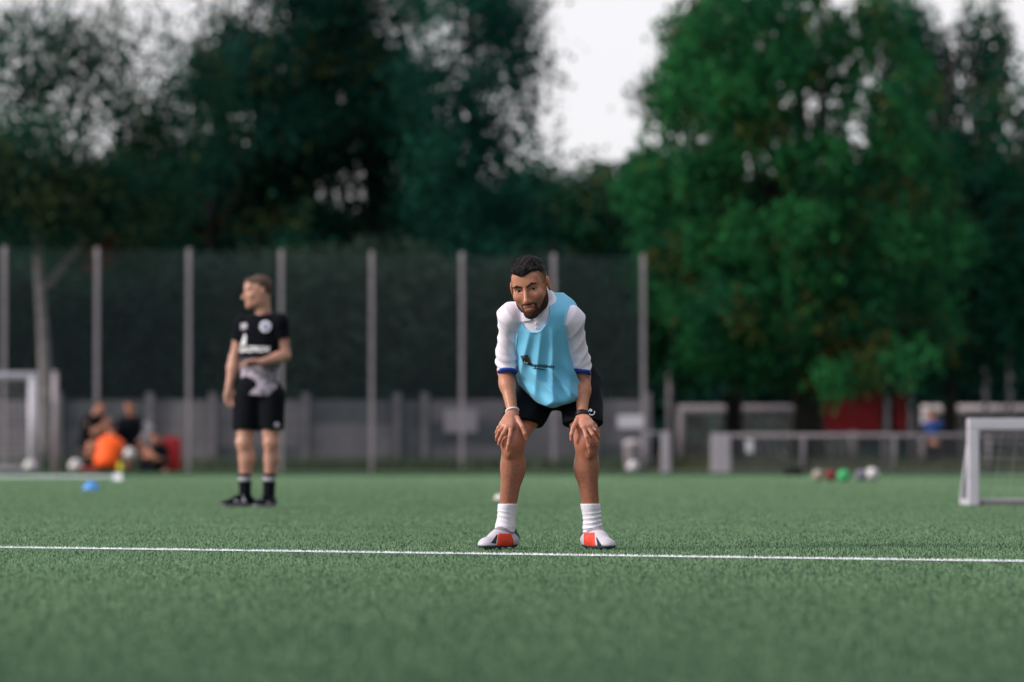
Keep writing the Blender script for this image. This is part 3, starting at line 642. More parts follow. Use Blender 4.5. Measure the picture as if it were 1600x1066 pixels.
def head_sdf(jaw=1.0, ears=True):
    h = SDF()
    h.add(ell((0, .014, .036), (.074, .096, .084)), .01)
    h.add(ell((0, -.030, -.030), (.058 * jaw, .062, .088)), .035)
    for s in (-1, 1):
        h.add(ell((s * .043, -.002, -.060), (.020, .036, .034)), .035)
        h.add(ell((s * .042, -.064, -.022), (.021, .020, .019)), .025)
    h.add(ell((0, -.074, -.098), (.026, .020, .020)), .026)
    h.add(rc((-.036, -.080, .024), (.036, -.080, .024), .0115, .0115), .016)
    h.add(ell((0, -.070, .055), (.050, .022, .035)), .03)
    for s in (-1, 1): h.sub(ell((s * .032, -.099, .006), (.020, .017, .0115)), .014)
    for s in (-1, 1):                                                   # upper lids and bags
        h.add(rc((s * .018, -.0850, .0128), (s * .045, -.0805, .0118), .0050, .0046), .005)
        h.add(rc((s * .021, -.0825, -.005), (s * .043, -.0775, -.004), .0045, .004), .007)
    h.add(rc((0, -.088, .014), (0, -.1145, -.034), .0072, .0102), .009)
    h.add(ell((0, -.113, -.040), (.0112, .012, .0092)), .008)
    for s in (-1, 1): h.add(ell((s * .0120, -.100, -.043), (.0078, .012, .0075)), .007)
    for s in (-1, 1): h.sub(ell((s * .006, -.110, -.0515), (.0035, .005, .003)), .003)
    h.add(ell((0, -.082, -.067), (.026, .013, .016)), .014)
    h.add(rc((-.015, -.0880, -.0660), (.015, -.0880, -.0660), .0040, .0040), .007)
    h.add(rc((-.011, -.0880, -.0755), (.011, -.0880, -.0755), .0048, .0048), .007)
    h.sub(rc((-.025, -.0945, -.0705), (.025, -.0945, -.0705), .0024, .0024), .003)
    for s in ((-1, 1) if ears else ()):
        a = s * .25; R = np.array(((math.cos(a), -math.sin(a), 0), (math.sin(a), math.cos(a), 0), (0, 0, 1)))
        h.add(ell((s * .079, .014, .000), (.009, .020, .032), R), .008)
        h.sub(ell((s * .089, .008, .003), (.006, .010, .018), R), .006)
    return h
HEAD = head_sdf(); SKULL = head_sdf(ears=False)

def torso(s, J, g=0.0, k=0.07):
    r = nrm(A3(J['shR']) - A3(J['shL'])); up = nrm(A3(J['neck']) - A3(J['pel'])); fw = nrm(np.cross(up, r)); r = np.cross(fw, up); R = np.stack((r, fw, up), 1)
    pel, nk = A3(J['pel']), A3(J['neck']); b = J.get('bulk', 1.0)
    at = lambda t, o=0: pel + (nk - pel) * t + A3(fw) * o
    s.add(ell(at(0.0), (.155 * b + g, .115 * b + g, .13 + g), R), k)
    s.add(ell(at(0.36), (.142 * b + g, .105 * b + g, .15 + g), R), k)
    s.add(ell(at(0.68), (.165 * b + g, .112 * b + g, .16 + g), R), k)
    for q in ('shL', 'shR'): s.add(rc(at(0.86), A3(J[q]), .075 + g, .058 + g), .06)
    return R
def arm(s, J, q, g=0.0, to=1.0, k=.03):
    sh, el, wr = A3(J['sh' + q]), A3(J['el' + q]), A3(J['wr' + q]); b = J.get('arm', 1.0); ub = J.get('uparm', b)
    s.add(rc(sh, sh + (el - sh) * .4, .056 * ub + g, .050 * ub + g), k); s.add(rc(sh + (el - sh) * .3, el, .050 * ub + g, .040 * min(b, ub * 1.15) + g), .03)
    if to > 1: s.add(rc(el, el + (wr - el) * .35, .040 * b + g, .042 * b + g), .02); s.add(rc(el + (wr - el) * .3, wr, .042 * b + g, .0265 * b + g), .02)
def leg(s, J, q, g=0.0, foot=True):
    hp, kn, an = A3(J['hip' + q]), A3(J['kn' + q]), A3(J['an' + q]); toe = A3(J['toe' + q])
    fwd = nrm((toe - an) * np.array((1, 1, 0))); b = J.get('leg', 1.0)
    s.add(rc(hp, hp + (kn - hp) * .5, .090 * b + g, .076 * b + g), .05); s.add(rc(hp + (kn - hp) * .45, kn, .077 * b + g, .055 * b + g), .03)
    s.add(ell(kn + A3(fwd) * .012, (.050 * b + g, .050 * b + g, .058 + g)), .02)
    m = kn + (an - kn) * .30 - A3(fwd) * .020
    s.add(rc(kn - A3(fwd) * .006, m, .050 * b + g, .054 * b + g), .025); s.add(rc(m, an, .052 * b + g, .033 * b + g), .03)
    s.add(rc(kn + A3(fwd) * .008, an + A3(fwd) * .010, .038 * b + g, .026 * b + g), .02)
    if g == 0:
        sd = A3((1.0 if q == 'L' else -1.0, 0, 0)); up_ = A3((0, 0, 1))
        s.add(ell(kn + (an - kn) * .27 + sd * .015 - A3(fwd) * .026, (.034 * b, .034 * b, .085)), .02); s.add(ell(kn + (an - kn) * .24 - sd * .020 - A3(fwd) * .020, (.034 * b, .034 * b, .080)), .02)
        s.add(ell(kn + A3(fwd) * .046 + up_ * .004, (.024 * b, .018, .027)), .012); s.add(ell(kn + A3(fwd) * .034 - up_ * .050, (.016, .016, .022)), .014)
        s.add(ell(kn + A3(fwd) * .016 + sd * .030 + up_ * .062, (.026, .028, .042)), .02)
    if foot: s.add(rc(an + A3((0, 0, -.040)), an * .5 + toe * .5 + A3((0, 0, -.015)), .028, .018), .02)
def hand(s, wr, palm, fingers, fr=.0088, w=.040, n=(0, -1, .4)):
    """palm = knuckle centre; fingers = chains of points (thumb last)"""
    wr, palm = A3(wr), A3(palm); k0 = A3(fingers[0][0]); k3 = A3(fingers[-2][0])
    s.add(rc(wr, wr + (palm - wr) * .5, .027, .030, (n, 1.5)), .015)
    for f in fingers[:-1]: s.add(rc(wr + (A3(f[0]) - wr) * .35, A3(f[0]), .0165, .0135), .012)
    for i, f in enumerate(fingers):
        r = fr * (1.12 if i == len(fingers) - 1 else (1.0, 1.02, .96, .86)[i]); pts = [A3(q) for q in f]
        for j, (a, b) in enumerate(zip(pts, pts[1:])): s.add(rc(a, b, r * (1.12 - .10 * j), r * (1.04 - .12 * j)), .006 if j == 0 else .004)
def lump_hand(s, wr, d, curl=(0, -1, 0), spread=None, fr=.0085):
    """relaxed, slightly curled hand hanging along d with five separate fingers"""
    wr = A3(wr); d = A3(nrm(d)); c = A3(nrm(curl)); sd = A3(nrm(np.cross(d, c)))
    kn = [wr + d * L + sd * o for L, o in ((.085, -.030), (.090, -.010), (.086, .010), (.078, .028))]
    ch = [[k, k + d * a + c * .008, k + d * a * 1.6 + c * .028, k + d * a * 1.75 + c * .045] for k, a in zip(kn, (.036, .040, .037, .030))]
    th = [wr + d * .03 - sd * .026, wr + d * .062 - sd * .050 + c * .012, wr + d * .092 - sd * .050 + c * .026]
    hand(s, wr, wr + d * .085, ch + [th], fr, n=c)
def pieces(root, **k): return root
def skin_col(base, extra=None):
    def f(V):
        c = np.tile(np.array(base), (len(V), 1)); c = c * (1 + 0.06 * wob(V, 30, 2)[:, None])
        if extra is not None: c = extra(V, c)
        return np.clip(c, 0, 1)
    return f
def boot(J, q, root, main, collar=None, red=None, sole_m=None, tick=None, fwd_len=.19):
    an, toe = A3(J['an' + q]), A3(J['toe' + q]); f = nrm((toe - an) * np.array((1, 1, 0))); r = np.cross(f, (0, 0, 1)); R = np.stack((r, f, (0, 0, 1)), 1)
    o = np.array((an[0], an[1], 0.0)); W = lambda x, y, z: o + r * x + f * y + np.array((0, 0, z))
    s = SDF()
    s.add(rc(W(0, -.045, .040), W(0, .05, .038), .036, .040), .02); s.add(rc(W(0, .05, .036), W(.004, .155, .026), .041, .027), .025)
    s.add(ell(W(.002, .135, .024), (.043, .060, .027), R), .02); s.add(rc(W(0, -.022, .05), W(0, -.010, .098), .037, .034), .03)
    s.add(rc(W(0, .000, .085), W(0, .085, .052), .028, .028), .03); s.cut(half((0, 0, -1), (0, 0, .012)), .004); s.cut(half((0, 0, 1), (0, 0, .122)), .004)
    up = s.mesh('boot', o + (-.26, -.26, -.01), o + (.26, .26, .15), .003, main, root)
    so = SDF(); so.add(grow(s, .002), .001); so.cut(half((0, 0, 1), (0, 0, .022)), .001)
    so.mesh('sole', o + (-.26, -.26, -.01), o + (.26, .26, .05), .003, sole_m or M_collar, up)
    mb = MB()
    for k, (x, y) in enumerate(((-.022, .13), (.022, .13), (0, .155), (-.024, .09), (.024, .09), (-.02, -.03), (.02, -.03))):
        c = W(x, y, 0); MB().lathe([(.006, 0.0), (.008, .013)], tuple(c), 8).build('stud', sole_m or M_collar, up)
    mb.bm.free()
    if collar:
        c = SDF(); c.add(grow(s, .0025), .001); c.cut(half(nrm((f[0] * .55, f[1] * .55, -1)), W(0, .01, .083)), .003)
        c.mesh('ankle_collar', o + (-.1, -.1, .04), o + (.1, .1, .15), .003, collar, up)
        c = SDF(); c.add(grow(s, .002), .001); c.cut(half(nrm((f[0] * .3, f[1] * .3, -1)), W(0, .0, .066)), .003); c.cut(half(-f, W(0, -.005, 0)), .003); c.cut(half((0, 0, 1), W(0, 0, .105)), .003)
        c.mesh('tongue', o + (-.15, -.15, .03), o + (.15, .15, .15), .003, M_boot2, up)
    return s, up, W, f, r

# ------------------------------------------------------------------ the player bending over with hands on knees
DM = 17.14; PXM = FPX / DM
def L(px, py, y=0.0): return np.array(((px - 852) / PXM, y, (858 - py) / PXM))
pl = tag(empty('person', (X(852, DM), DM, 0)), 'dark-haired bearded player in light blue bib bent forward, hands on knees', 'person', 'people on the pitch')
J = dict(pel=(.062, .25, .755), neck=L(845, 470, -.10), shL=L(798, 495, -.125), shR=L(892, 500, -.115),
         elL=L(789, 578, .045), elR=L(911, 590, .045), wrL=L(801, 646, -.062), wrR=L(909, 652, -.066),
         hipL=(-.030, .235, .73), hipR=(.150, .235, .73), knL=(-.145, -.085, .478), knR=(.182, -.085, .478),
         anL=L(790, 824, .0), anR=L(926, 826, .0), toeL=L(758, 852, -.145), toeR=L(949, 854, -.150), arm=.83, uparm=.66, leg=.91)
HC = L(828, 451.5, -.235); HR = rot(15, 14, 8); HS = 1.045
body = SDF(); torso(body, J, -.022, .05)
body.add(placed(HEAD, HR, HC, HS, .18), .012)
body.add(rc(A3(J['neck']) + A3((0, .03, -.02)), A3(HC) + A3(HR) @ A3((0, .030, -.05)) * HS, .064, .056), .03)
for q in 'LR': arm(body, J, q, 0, 2)
for q in 'LR': leg(body, J, q)
handL = [[(-.152, -.142, .548), (-.158, -.163, .505), (-.165, -.160, .466), (-.169, -.150, .440)],
         [(-.168, -.138, .548), (-.188, -.157, .515), (-.203, -.142, .485), (-.207, -.126, .468)],
         [(-.182, -.126, .552), (-.204, -.137, .527), (-.216, -.117, .500), (-.217, -.098, .486)],
         [(-.192, -.110, .560), (-.209, -.113, .540), (-.218, -.094, .520), (-.217, -.076, .508)],
         [(-.125, -.104, .585), (-.104, -.137, .545), (-.092, -.143, .515), (-.086, -.132, .490)]]
handR = [[(.168, -.142, .545), (.180, -.163, .500), (.190, -.160, .459), (.196, -.150, .432)],
         [(.185, -.138, .545), (.208, -.157, .512), (.225, -.142, .480), (.231, -.126, .460)],
         [(.198, -.126, .550), (.219, -.137, .530), (.234, -.117, .504), (.237, -.098, .488)],
         [(.205, -.110, .560), (.222, -.113, .545), (.233, -.094, .525), (.233, -.076, .512)],
         [(.140, -.104, .578), (.122, -.135, .540), (.115, -.140, .512), (.114, -.132, .488)]]
HANDS = SDF()
for tgt in (body, HANDS): hand(tgt, J['wrL'], (-.172, -.132, .55), handL); hand(tgt, J['wrR'], (.187, -.132, .55), handR)
def face_tint(V, c):
    q = ((V - A3(HC)) @ A3(HR)) / HS; x_, y_, z_ = q.T
    inh = (np.linalg.norm(q, axis=1) < .17) & (V[:, 2] > 1.0)
    lips = inh & (y_ < -.083) & (((x_ / .021) ** 2 + ((z_ + .0712) / .0105) ** 2) < 1)
    c[lips] = c[lips] * np.array((.78, .60, .66))
    st = np.clip((-.030 - z_) / .03, 0, 1) * np.clip((.05 - y_) / .03, 0, 1) * inh * (~lips)
    c *= (1 - .40 * st)[:, None] * np.where(st[:, None] > .05, np.array((.92, .97, 1.0)), 1)
    rd = inh * np.exp(-(((np.abs(x_) - .042) / .018) ** 2 + ((z_ + .022) / .018) ** 2)); c *= 1 + rd[:, None] * np.array((.06, -.09, -.08))
    nz = inh * np.exp(-((x_ / .014) ** 2 + ((z_ + .034) / .014) ** 2)) * (y_ < -.09); c *= 1 + nz[:, None] * np.array((.05, -.08, -.06))
    lid = inh * np.exp(-(((np.abs(x_) - .032) / .017) ** 2 + ((z_ - .006) / .010) ** 2)); c *= 1 - .42 * lid[:, None]
    lo = V[:, 2] < .62                                                  # legs: tanned, with dark hair on the shins
    hand_ = np.zeros(len(V), bool); near_h = (V[:, 1] < 0) & (V[:, 2] > .40) & (V[:, 2] < .66); hand_[near_h] = HANDS.ev(V[near_h]) < .003; c[hand_] *= np.array((1.10, 1.12, 1.22))
    hair = RNG.uniform(0, 1, len(V)) ** 2 * np.clip((.46 - V[:, 2]) / .1, 0, 1) * lo
    c *= (1 - .42 * hair)[:, None]
    c[lo & ~hand_] *= np.array((.84, .78, .78)); hk = np.exp(-((V[:, 2] - .478) / .05) ** 2) * lo; c *= 1 + hk[:, None] * np.array((.03, -.05, -.04))
    return c
body.mesh('body', (-.42, -.42, -.01), (.44, .44, 1.36), .0034, M_skin, pl, skin_col(SKIN, face_tint))
# eyes and brows
for s, nm in ((-1, 'left'), (1, 'right')):
    e = HC + HR @ np.array((s * .032, -.0745, .0055)) * HS
    bm = bmesh.new(); bmesh.ops.create_uvsphere(bm, u_segments=16, v_segments=10, radius=.0125 * HS, matrix=Matrix.Translation(Vector(e)))
    me = bpy.data.meshes.new('eye'); bm.to_mesh(me); bm.free(); me.polygons.foreach_set('use_smooth', np.ones(len(me.polygons), bool)); eo = link('eye', me, M_eye, pl)
    gz = nrm(np.array((-.02, -1, .06)))
    bm = bmesh.new(); bmesh.ops.create_uvsphere(bm, u_segments=14, v_segments=8, radius=.0082 * HS, matrix=Matrix.Translation(Vector(e + gz * .0058 * HS)))
    me = bpy.data.meshes.new('iris'); bm.to_mesh(me); bm.free(); link('iris', me, M_iris, eo)
    br = SDF(); hp = lambda x, y, z: HC + HR @ np.array((s * x, y, z)) * HS; lift = .0045 if s > 0 else 0
    br.add(rc(hp(.012, -.0955, .0220), hp(.033, -.0945, .0285 + lift), .0048, .0054), .003); br.add(rc(hp(.033, -.0945, .0285 + lift), hp(.053, -.0835, .0225 + lift), .0052, .0030), .003)
    br.mesh('eyebrow', e - .06, e + .06, .0025, M_brow, pl)
# hair: clipped sides, longer on top with a short quiff
HH = SDF().add(placed(SKULL, HR, HC, HS, 1e3), .001)
def hl(p): return ((p - A3(HC)) @ A3(HR)) / HS
hr = SDF()
def hair_top(p):
    q = hl(p); x_, y_, z_ = q.T; t = np.clip((z_ - .050) / .05, 0, 1)
    f = np.clip((-.035 - y_) / .05, 0, 1)
    return .0018 + .0097 * t + .006 * f * t + .0042 * wob(q * A3((1.0, .30, .8)), 230, 3) * t + .0028 * wob(q * A3((1, .6, .6)), 420, 8) * t
hr.add(((lambda p: HS * SKULL.ev(hl(p)) - hair_top(p)), np.zeros(3, np.float32), 1e3), .001)
hr.cut(((lambda p: (lambda q: (.060 + .017 * np.clip((q[:, 1] + .02) / -.07, 0, 1) - .050 * np.clip((q[:, 1] - .03) / .07, 0, 1) - .010 * np.cos(q[:, 0] * 55) * (q[:, 1] < -.03) - q[:, 2]))(hl(p))), np.zeros(3, np.float32), 1e3), .006)
hair_o = hr.mesh('hair', HC - .17, HC + .17, .0026, M_hair, pl)
fd = SDF(); fd.add(grow(HH, .0014), .001)
fd.cut(((lambda p: (lambda q: np.maximum(np.maximum(.012 - .055 * np.clip((q[:, 1] - .02) / .06, 0, 1) - q[:, 2], -.052 - q[:, 1] + np.clip(.07 - q[:, 2], 0, 1) * .25), (q[:, 2] - .095)))(hl(p))), np.zeros(3, np.float32), 1e3), .004)
HAIRC = np.array(lin(30, 23, 22))
def fade_col(V):
    z_ = hl(V)[:, 2]; t = (np.clip((z_ + .02) / .075, 0, 1) ** .8 * np.clip((hl(V)[:, 1] + .054) / .040, .12, 1))[:, None] * RNG.uniform(.75, 1.1, (len(V), 1)); t = np.clip(t, 0, 1)
    return SKIN * .92 * (1 - t) + HAIRC * t
fd.mesh('clipped_sides', HC - .17, HC + .17, .0028, M_fade, pl, fade_col)
# hair tufts that break the outline
tv = RNG.normal(size=(6000, 3)); tv /= np.linalg.norm(tv, axis=1)[:, None]; tv = tv[(tv[:, 2] > .25)]
pp = A3(HC + (tv * .15) @ HR.T)
cen = A3(HC + HR @ np.array((0, .01, .03)))
for _ in range(40): pp = pp + (nrm_dir := (cen - pp) / np.linalg.norm(cen - pp, axis=1)[:, None]) * (hr.ev(pp) * .7)[:, None]
q = hl(pp); ok = (np.abs(hr.ev(pp)) < .004) & (q[:, 2] > .075); pp = pp[ok]; n = len(pp); outd = -(cen - pp) / np.linalg.norm(cen - pp, axis=1)[:, None]
comb = A3(HR @ np.array((-.25, -.8, .3))); dd = outd * .20 + comb * RNG.uniform(.4, 1.0, (n, 1)) + RNG.normal(size=(n, 3)) * .18; dd /= np.linalg.norm(dd, axis=1)[:, None]
sd = np.cross(dd, RNG.normal(size=(n, 3))); sd /= np.linalg.norm(sd, axis=1)[:, None]
ln = RNG.uniform(.006, .012, (n, 1)); V = np.stack((pp - outd * .003 - sd * .0013, pp - outd * .003 + sd * .0013, pp + dd * ln), 1).reshape(-1, 3)
npmesh('tufts', V, np.arange(n * 3).reshape(-1, 3), M_hair, hair_o)['kind'] = 'stuff'
# full short beard and moustache
bd = SDF(); bd.add(((lambda p: HS * SKULL.ev(hl(p)) - .0011 - .0010 * wob(p, 620, 4) - .003 * np.clip((-.085 - hl(p)[:, 2]) / .03, 0, 1)), np.zeros(3, np.float32), 1e3), .001)
def beard_region(p):
    x_, y_, z_ = hl(p).T; ax = np.abs(x_)
    line = -.082 + .046 * np.clip((ax - .030) / .036, 0, 1) ** 1.6 + .034 * np.clip((y_ + .025) / .03, 0, 1)      # cheek line climbs to the ear
    mous = np.maximum(np.abs(z_ + .0540) - .0048 - .02 * (ax > .018) * 0, ax - .030)
    side = np.maximum(np.abs(ax - .029) - .0065, np.maximum(z_ + .052, -.095 - z_))
    chin = z_ - line; lips = .0112 - np.sqrt((x_ / 2.0) ** 2 + (z_ + .0720) ** 2)
    r_ = np.minimum(np.minimum(chin, mous), side); r_ = np.maximum(r_, lips)
    return np.maximum(r_, y_ - .004)
bd.cut((beard_region, np.zeros(3, np.float32), 1e3), .003)
def beard_col(V):
    t = np.clip(-beard_region(V) / .009 + .48, 0, 1)[:, None] * RNG.uniform(.7, 1.15, (len(V), 1)); t = np.clip(t, 0, 1)
    return SKIN * .62 * (1 - t) + np.array(lin(40, 28, 26)) * t
bd.mesh('beard', HC - .17, HC + .17, .0026, M_beard, pl, beard_col)
# shirt: white polo, sleeves pushed up to the elbow
sh = SDF()
up_st = [(1.135, L(846, 0)[0], -.055, .055, .055), (1.09, L(846, 0)[0], -.075, .135, .105), (1.04, L(846, 0)[0], -.07, .150, .145), (.95, L(846, 0)[0], -.03, .135, .160), (.85, .005, .04, .135, .175), (.75, .03, .12, .14, .19), (.68, .04, .16, .14, .17)]
sh.add(vtube([(z, cx, cy, w - .010, d - .012) for z, cx, cy, w, d in up_st]), .01)
sh.add(rc(A3(J['neck']) + A3((0, .01, -.03)), A3(J['neck']) + A3((-.012, -.052, .018)), .074, .060), .04)
SLV = {}
for q in 'LR':
    a = SDF(); S_, E_, W_ = A3(J['sh' + q]), A3(J['el' + q]), A3(J['wr' + q])
    a.add(rc(A3(J['neck']) + (S_ - A3(J['neck'])) * .45 + A3((0, .03, -.03)), S_, .066, .047), .03); a.add(rc(S_, E_ + (S_ - E_) * .2, .048, .041), .05); a.add(rc(E_ + (S_ - E_) * .35, E_ + (W_ - E_) * .3, .041, .039), .03)
    e_ax = nrm(W_ - E_ + .6 * nrm(E_ - S_)); endp = A3(L(789, 585, 0)) if q == 'L' else A3(L(913, 587, 0)); hemn = nrm((0.0 if q == 'L' else -.02, -.25, -1))
    hemp = A3((E_[0], E_[1], endp[2] + .0))
    up_ax = A3(nrm(S_ - E_)); sdx = A3(nrm(np.cross(up_ax, (0, 1, 0))))
    def folds(p, S_=S_, E_=E_, up_ax=up_ax, q=q, sdx=sdx):
        t = (p - E_) @ up_ax; near = np.exp(-((t - .03) / .07) ** 2); mid = np.exp(-((t - .16) / .09) ** 2)
        w1 = np.sin(t * 150 + 2.2 * wob(p, 22, 3 if q == 'L' else 6)); w2 = wob(p * A3((1, 1, .32)), 62, 9 if q == 'L' else 2)
        dg = np.sin(((p - E_) @ A3(nrm(up_ax + (.9 if q == 'R' else -.9) * sdx))) * 88 + 1.5 * wob(p, 16, 7))
        sharp = 1 - 2 * np.abs(np.sin(.5 * (((p - E_) @ A3(nrm(up_ax + (.7 if q == 'R' else -.7) * sdx))) * 120 + 2.0 * wob(p, 18, 7)))) ** .7
        return .0034 * near * w1 + .0026 * mid * w2 + .0030 * sharp * (1 - .6 * near) + .0012 * wob(p, 60, 4) + .002
    a.disp(folds)
    full = SDF(); full.ops = list(a.ops); SLV[q] = (full, hemn, hemp)
    a.cut(half(hemn, hemp), .004); SLV[q + 'c'] = a
    sh.add(((lambda p, a=a: a.ev(p)), (S_ + E_) / 2, .30), .012)
sh.cut(half((0, 0.25, -1), (0, 0, .70)), .01)
sho = sh.mesh('shirt', (-.36, -.36, .62), (.36, .34, 1.22), .0036, M_shirt, pl)
for q in 'LR':
    c = SDF(); full, hn, hp_ = SLV[q]; c.add(grow(full, .0012), .001); hn = A3(hn)
    c.cut(half(hn, A3(hp_) + hn * .003), .002); c.cut(half(-hn, A3(hp_) - hn * .008), .002)
    E_ = A3(J['el' + q]); c.mesh('cuff', E_ - A3((.12, .12, .12)), E_ + A3((.12, .12, .12)), .003, M_cuff, sho)
# bib
bib = SDF()
bst = [(1.140, L(850, 0)[0], -.045, .075, .050), (1.105, L(850, 0)[0], -.050, .140, .100), (1.05, L(848, 0)[0], -.065, .158, .145), (.97, L(846, 0)[0], -.030, .143, .170), (.88, L(849, 0)[0] + .0, .030, .138, .190), (.78, .020, .105, .150, .225), (.70, .045, .150, .168, .245), (.62, .050, .160, .172, .250)]
bib.add(vtube(bst, 2.05), .01)
def drape(p):
    x_, y_, z_ = p.T; u = x_ - L(848, 0)[0]
    fan = 1 - 2 * np.abs(np.sin(.5 * ((u * 3.2 + .45 * (1.02 - z_)) * 15 / (.35 + np.clip(1.0 - z_, 0, .5)) + 1.0 * wob(p, 9, 3)))) ** 1.25          # folds that fan out from the chest
    lowf = np.exp(-((z_ - .73) / .07) ** 2); r_ = u * .75 + (z_ - .73) * .9
    return .0056 * fan * np.clip((1.02 - z_) / .15, 0, 1) + .0072 * lowf * (1 - 2 * np.abs(np.sin(.5 * (r_ * 66 + 1.8 * wob(p, 14, 6)))) ** 1.2) + .0058 * wob(p * A3((1, 1, .6)), 24, 7) + .002 * wob(p, 60, 2)
bib.disp(drape); BASE = list(bib.ops); NECK = ell(L(834, 484, -.22), (.070, .20, .108))
bib.sub(ell(L(834, 484, -.22), (.070, .20, .108)), .004)
for q, cx in (('L', 770), ('R', 914)):
    S_ = A3(J['sh' + q]); bib.sub(rc(S_ + A3((.022 if q == 'R' else -.020, -.03, -.010)), A3(J['el' + q]) + A3((.01 if q == 'R' else -.012, -.03, .03)), .064, .056), .008)
bib.cut(half((.10, -.72, -1), (0, -.085, .645)), .004); bib.cut(half((-.85, 0, -1), L(818, 612, 0)), .05); bib.cut(half((.42, 0, -1), L(895, 629, 0)), .04)
bibo = bib.mesh('bib', (-.28, -.30, .55), (.32, .42, 1.18), .0036, M_bib, pl)
for key in ('neck', 'L', 'R'):
    tr_ = SDF(); b0 = SDF(); b0.ops = list(BASE); tr_.add(grow(b0, .0016), .001)
    pr = NECK if key == 'neck' else [op[1] for op in bib.ops if op[0] == 1][1 if key == 'L' else 2]
    tr_.cut(((lambda p, pr=pr: np.abs(pr[0](p) - .003) - .0042), np.zeros(3, np.float32), 1e3), .001)
    for op in bib.ops:
        if op[0] == 1 and op[1] is not pr and not (key == 'neck' and op is [o_ for o_ in bib.ops if o_[0] == 1][0]): tr_.sub(op[1], op[2])
    tr_.cut(half((0, 0, -1), (0, 0, .80)), .004)
    tr_.mesh('binding', (-.28, -.30, .78), (.32, .20, 1.18), .0032, M_bind, bibo)
# bib print
S2 = lambda pts: [((px - 852) / PXM, (858 - py) / PXM) for px, py in pts]
v, f = patch(S2([(813.5, 557), (824.5, 555.5), (830.5, 569.5), (818.5, 563.5)])); decal('print_block', v, f, bib, M_lens, bibo)
v, f = patch(S2([(813.5, 557.5), (815.0, 557.3), (820.5, 563.8), (817.5, 565.5)]), 4, 8); decal('print_edge', v, f, bib, M_mark, bibo, .0032)
v, f = patch(S2([(815.6, 562.0), (831.5, 569.3), (832.0, 573.3), (816.8, 568.0)])); decal('print_block', v, f, bib, M_mark, bibo, .0030)
v, f = textmesh('ipd', .0125, S2([(817.6, 567.2)])[0], -.36, .0003, 1.3); decal('lettering', v, f, bib, M_pale, bibo, .0046)
v, f = textmesh('sportdirekt', .0215, S2([(832.3, 573.6)])[0], -.085, .0002, .98); decal('lettering', v, f, bib, M_mark, bibo, .003)
v, f = patch(S2([(833, 575.6), (852, 578.4), (852, 579.4), (833, 576.7)]), 10, 1); decal('print_rule', v, f, bib, M_mark, bibo, .003)
# collar and placket
shs = sh
def flap(cs, off, nu=8, nv=8):
    v, f = patch(S2(cs), nu, nv); decal('collar', v, f, shs, M_shirt, sho, off)
flap([(808, 478), (829.5, 500.5), (828.5, 503), (812, 505)], .010)
flap([(834, 501.5), (854, 470), (861, 462), (845, 503.5)], .010)
flap([(834, 501.5), (845, 503.5), (842, 506), (836, 504)], .009)
v, f = patch(S2([(832.5, 504), (840.5, 505), (841, 524), (833.5, 524)]), 6, 8); decal('placket', v, f, sh, M_shirt, sho, .0045)
for py in (508, 515):
    c = L(836.8, py); pt = trace(sh, np.array([c[0]]), np.array([c[2]]))[0]; mb = MB(); bmesh.ops.create_uvsphere(mb.bm, u_segments=8, v_segments=6, radius=.0045, matrix=Matrix.Translation(Vector(pt) + Vector((0, -.006, 0)))); mb.build('button', M_pale, sho, True)
# shorts
st = SDF(); st.add(ell((.062, .24, .77), (.155, .14, .14)), .01)
for q in 'LR':
    H_, K_ = A3(J['hip' + q]), A3(J['kn' + q]); e = H_ + (K_ - H_) * .80
    st.add(rc(H_, e, .108, .084 if q == 'L' else .078, ((0, 1, 0.3), .95)), .05)
    st.add(rc(H_ + A3((.0, .02, 0)), e + A3((0, .05, .02)), .095, .078), .03)
st.disp(lambda p: .0042 * wob(p * A3((1, 1, .5)), 42, 3) + .003 * wob(p, 80, 7))
st.cut(half((0, -.22, -1), (0, -.06, .578)), .004)
sto = st.mesh('shorts', (-.24, -.16, .54), (.34, .42, .96), .004, M_black, pl)
v, f = disc(S2([(924, 644)])[0], .0115, .0155, 100, 380, 22); decal('emblem', v, f, st, M_pale, sto, .0025, -.5)
v, f = disc(S2([(923, 641.5)])[0], .0, .0058, 0, 360, 14); decal('emblem', v, f, st, M_pale, sto, .0025, -.5)
# socks
for q in 'LR':
    an, kn = A3(J['an' + q]), A3(J['kn' + q]); s = SDF(); b2 = SDF(); leg(b2, J, q, .0065, False); s.ops = list(b2.ops); s.add(rc(an + A3((0, .005, -.03)), an, .045, .043), .02)
    s.disp(lambda p, an=an, q=q: (.0038 * (1 - 2 * np.abs(np.sin(.5 * (p[:, 2] * 330 + p[:, 0] * (60 if q == 'L' else -45) + 4.5 * wob(p, 20, 3 if q == 'L' else 5)))) ** .6) * np.clip(.55 + .7 * wob(p, 38, 8), .05, 1)) * np.clip((.184 - p[:, 2]) / .02, 0, 1) + .0015 * wob(p, 70, 1))
    s.cut(half((0, 0, 1), (0, 0, .203)), .003); s.cut(half((0, 0, -1), (0, 0, .075)), .003)
    s.mesh('sock', an - A3((.1, .1, .06)), an + A3((.1, .1, .13)), .0028, M_sock, pl)
